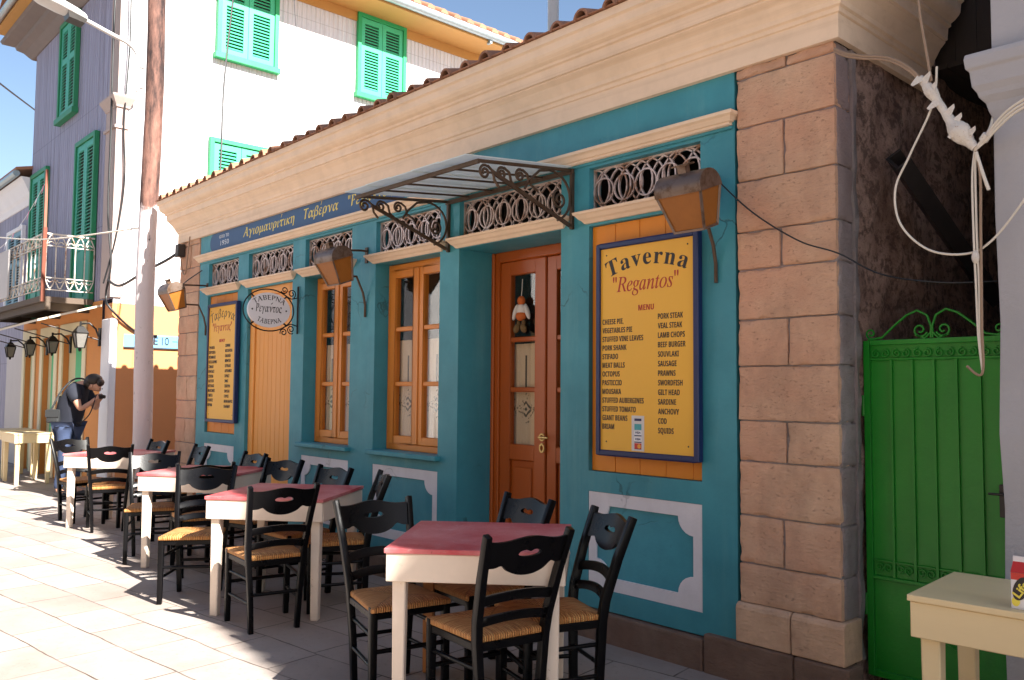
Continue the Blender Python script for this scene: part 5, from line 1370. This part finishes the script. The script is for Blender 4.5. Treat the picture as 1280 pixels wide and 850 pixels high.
# bunting
mb = MB(); P = smooth_path([(-13.64, 3.24, 4.45), (-14.6, 3.2, 4.05), (-15.8, 3.15, 3.75), (-17.2, 3.1, 3.65)], 6); mb.tube(P, .004, 5)
bt_ = top(mb, 'bunting', 'whiteflag', 'string of small pink and white paper flags by the balcony', 'bunting')
for k in range(9):
    p = P[2*k+1]; mb = MB(); x, y, z = p
    mb.loft([[(x-.06, y, z), (x+.05, y-.01, z), (x+.05, y-.006, z), (x-.06, y+.004, z)], [(x-.05, y-.02, z-.12), (x+.06, y-.03, z-.09), (x+.06, y-.026, z-.09), (x-.05, y-.016, z-.12)]])
    mb.build('flag', ('pink', 'whiteflag')[k % 2], bt_)

# ------------------------------------------------------------------ the stooping person
def skin_mesh(name, pts, edges, rad, mat, parent, sub=2):
    me = bpy.data.meshes.new(name); me.from_pydata([tuple(p) for p in pts], edges, [])
    o = bpy.data.objects.new(name, me); COL.objects.link(o)
    md = o.modifiers.new('skin', 'SKIN'); md.use_smooth_shade = True
    for i, v in enumerate(me.skin_vertices[0].data):
        r = rad[i]; v.radius = r if isinstance(r, tuple) else (r, r); v.use_root = (i == 0)
    if sub: sb = o.modifiers.new('sub', 'SUBSURF'); sb.levels = sub; sb.render_levels = sub
    dg = bpy.context.evaluated_depsgraph_get(); m2 = bpy.data.meshes.new_from_object(o.evaluated_get(dg))
    bpy.data.objects.remove(o); bpy.data.meshes.remove(me)
    for p in m2.polygons: p.use_smooth = True
    m2.name = name; m2.materials.clear(); m2.materials.append(M[mat])
    o = bpy.data.objects.new(name, m2); COL.objects.link(o); o.parent = parent; return o
pe = thing('person', 'person in black t-shirt and jeans stooping over a camera beside the orange wall', 'person', (-12.42, 3.36, 0), math.atan2(.737, .676))
def skel():
    P, E, Rd, ix = [], [], [], {}
    def add(n, p, r, par=None):
        ix[n] = len(P); P.append(p); Rd.append(r)
        if par is not None: E.append((ix[par], ix[n]))
    add('pelvis', (-.03, 0, .94), (.12, .15)); add('belly', (-.03, 0, 1.12), (.12, .14), 'pelvis'); add('chest', (.03, 0, 1.33), (.125, .16), 'belly')
    add('neckb', (.13, 0, 1.475), (.075, .085), 'chest'); add('neck', (.205, 0, 1.505), .056, 'neckb'); add('jaw', (.335, 0, 1.435), (.068, .062), 'neck'); add('skull', (.30, 0, 1.525), (.090, .076), 'jaw')
    add('nose', (.390, 0, 1.395), .015, 'jaw')
    for s, q in ((1, 'l'), (-1, 'r')):
        add('sh'+q, (.10, s*.17, 1.42), .064, 'chest'); add('el'+q, (.235, s*.215, 1.16), .044, 'sh'+q); add('wr'+q, (.315, s*.085, 1.255), .030, 'el'+q)
        add('pm'+q, (.350, s*.06, 1.298), (.034, .02), 'wr'+q)
        for k in range(4):
            a_ = (k-1.5)*.016
            add('f%d'%k+q, (.380+.004*k, s*(.05+a_*.3), 1.328-a_*1.2), .0095, 'pm'+q); add('g%d'%k+q, (.390+.002*k, s*(.025+a_*.2), 1.345-a_*1.2), .008, 'f%d'%k+q)
        add('th'+q, (.350, s*.035, 1.318), .010, 'pm'+q)
        add('hip'+q, (-.02, s*.09, .88), .092, 'pelvis'); add('kn'+q, (.03*s+.02, s*.105, .49), .062, 'hip'+q); add('an'+q, (.05*s-.03, s*.11, .09), .042, 'kn'+q); add('ft'+q, (.05*s+.11, s*.12, .035), .036, 'an'+q)
    return P, E, Rd, ix
P, E, Rd, ix = skel()
skin_mesh('body', P, E, Rd, 'skin', pe, 1)
def sub_skel(names, grow, extra=()):
    keep = {n: i for i, n in enumerate(names)}
    pp = [P[ix[n]] for n in names]; inv = {v: k for k, v in ix.items()}
    ee = [(keep[inv[a]], keep[inv[b]]) for a, b in E if inv[a] in keep and inv[b] in keep]
    rr = [tuple((q+grow) for q in (Rd[ix[n]] if isinstance(Rd[ix[n]], tuple) else (Rd[ix[n]],)*2)) for n in names]
    return pp, ee, rr
pp, ee, rr = sub_skel(['belly', 'pelvis', 'chest', 'neckb', 'shl', 'shr'], .034)
pp[1] = (-.045, 0, .965); rr[0] = (.165, .185); rr[1] = (.155, .18)
for s, q in ((1, 4), (-1, 5)):
    pp.append((.182, s*.200, 1.26)); rr.append((.074, .074)); ee.append((q, len(pp)-1))
skin_mesh('t_shirt', pp, ee, rr, 'shirt', pe, 2)
pp, ee, rr = sub_skel(['pelvis', 'hipl', 'knl', 'anl', 'hipr', 'knr', 'anr'], .018)
skin_mesh('jeans', pp, ee, rr, 'jeans', pe, 2)
mb = MB(); mb.ell((.295, 0, 1.553), .112, .098, .088, 16, 10); mb.ell((.238, 0, 1.510), .075, .090, .080, 14, 9); mb.ell((.385, 0, 1.520), .042, .076, .055, 12, 8); mb.build('hair', 'hair', pe, local=True, smooth=80)
for s in (-1, 1):
    mb = MB(); mb.ell((.03*s*s*0+.05*s+.05, s*.118, .035), .125, .048, .04, 14, 8); mb.build('shoe', 'shoe', pe, local=True, smooth=80)
    mb = MB(); mb.ell((.396, s*.03, 1.435), .008, .010, .008, 8, 6); mb.build('eye', 'blacktxt', pe, local=True, smooth=80)
    mb = MB(); mb.ell((.305, s*.086, 1.470), .016, .010, .028, 8, 6); mb.build('ear', 'skin', pe, local=True, smooth=80)
def pl(f, l, z):   # a point in the person's frame -> world
    c, s = math.cos(pe.rotation_euler.z), math.sin(pe.rotation_euler.z)
    return (pe.location.x+f*c-l*s, pe.location.y+f*s+l*c, z)
cmr = thing('camera_body', 'small black camera with a dangling strap held up by the stooping person', 'camera', pl(.382, 0, 1.298))
mb = MB(); mb.box(-.028, .028, -.05, .05, 0, .065); cm1 = mb.build('housing', 'blacktxt', cmr, local=True, bevel=.008)
mb = MB(); mb.tube([(.028, 0, .032), (.07, 0, .03)], .024, 14); mb.build('lens', 'blackiron', cmr, local=True, smooth=40)
mb = MB(); mb.tube(smooth_path([(-.02, -.06, .06), (-.03, -.09, -.05), (-.08, -.10, -.2), (-.18, -.09, -.3), (-.3, -.06, -.33)]), .008, 6); mb.build('strap', 'blacktxt', cmr, local=True)
cmr.rotation_euler = (0, 0, pe.rotation_euler.z)
bg = thing('shoulder_bag', 'dark grey camera bag slung at the hip of the stooping person', 'bag', pl(-.13, -.16, .98), pe.rotation_euler.z)
mb = MB(); mb.box(-.085, .085, -.06, .06, 0, .18); mb.build('bag_body', 'bagmat', bg, local=True, bevel=.03, seg=3, smooth=60)
mb = MB(); mb.box(-.088, .088, -.068, -.0605, .08, .175); mb.build('flap', 'bagmat', bg, local=True)
mb = MB(); mb.tube(smooth_path([(-.05, .0, .17), (-.01, .01, .26), (.05, .05, .42), (.16, .14, .575), (.26, .24, .58), (.35, .30, .48)]), .012, 6); mb.build('strap', 'bagmat', bg, local=True, smooth=60)

flush_text()
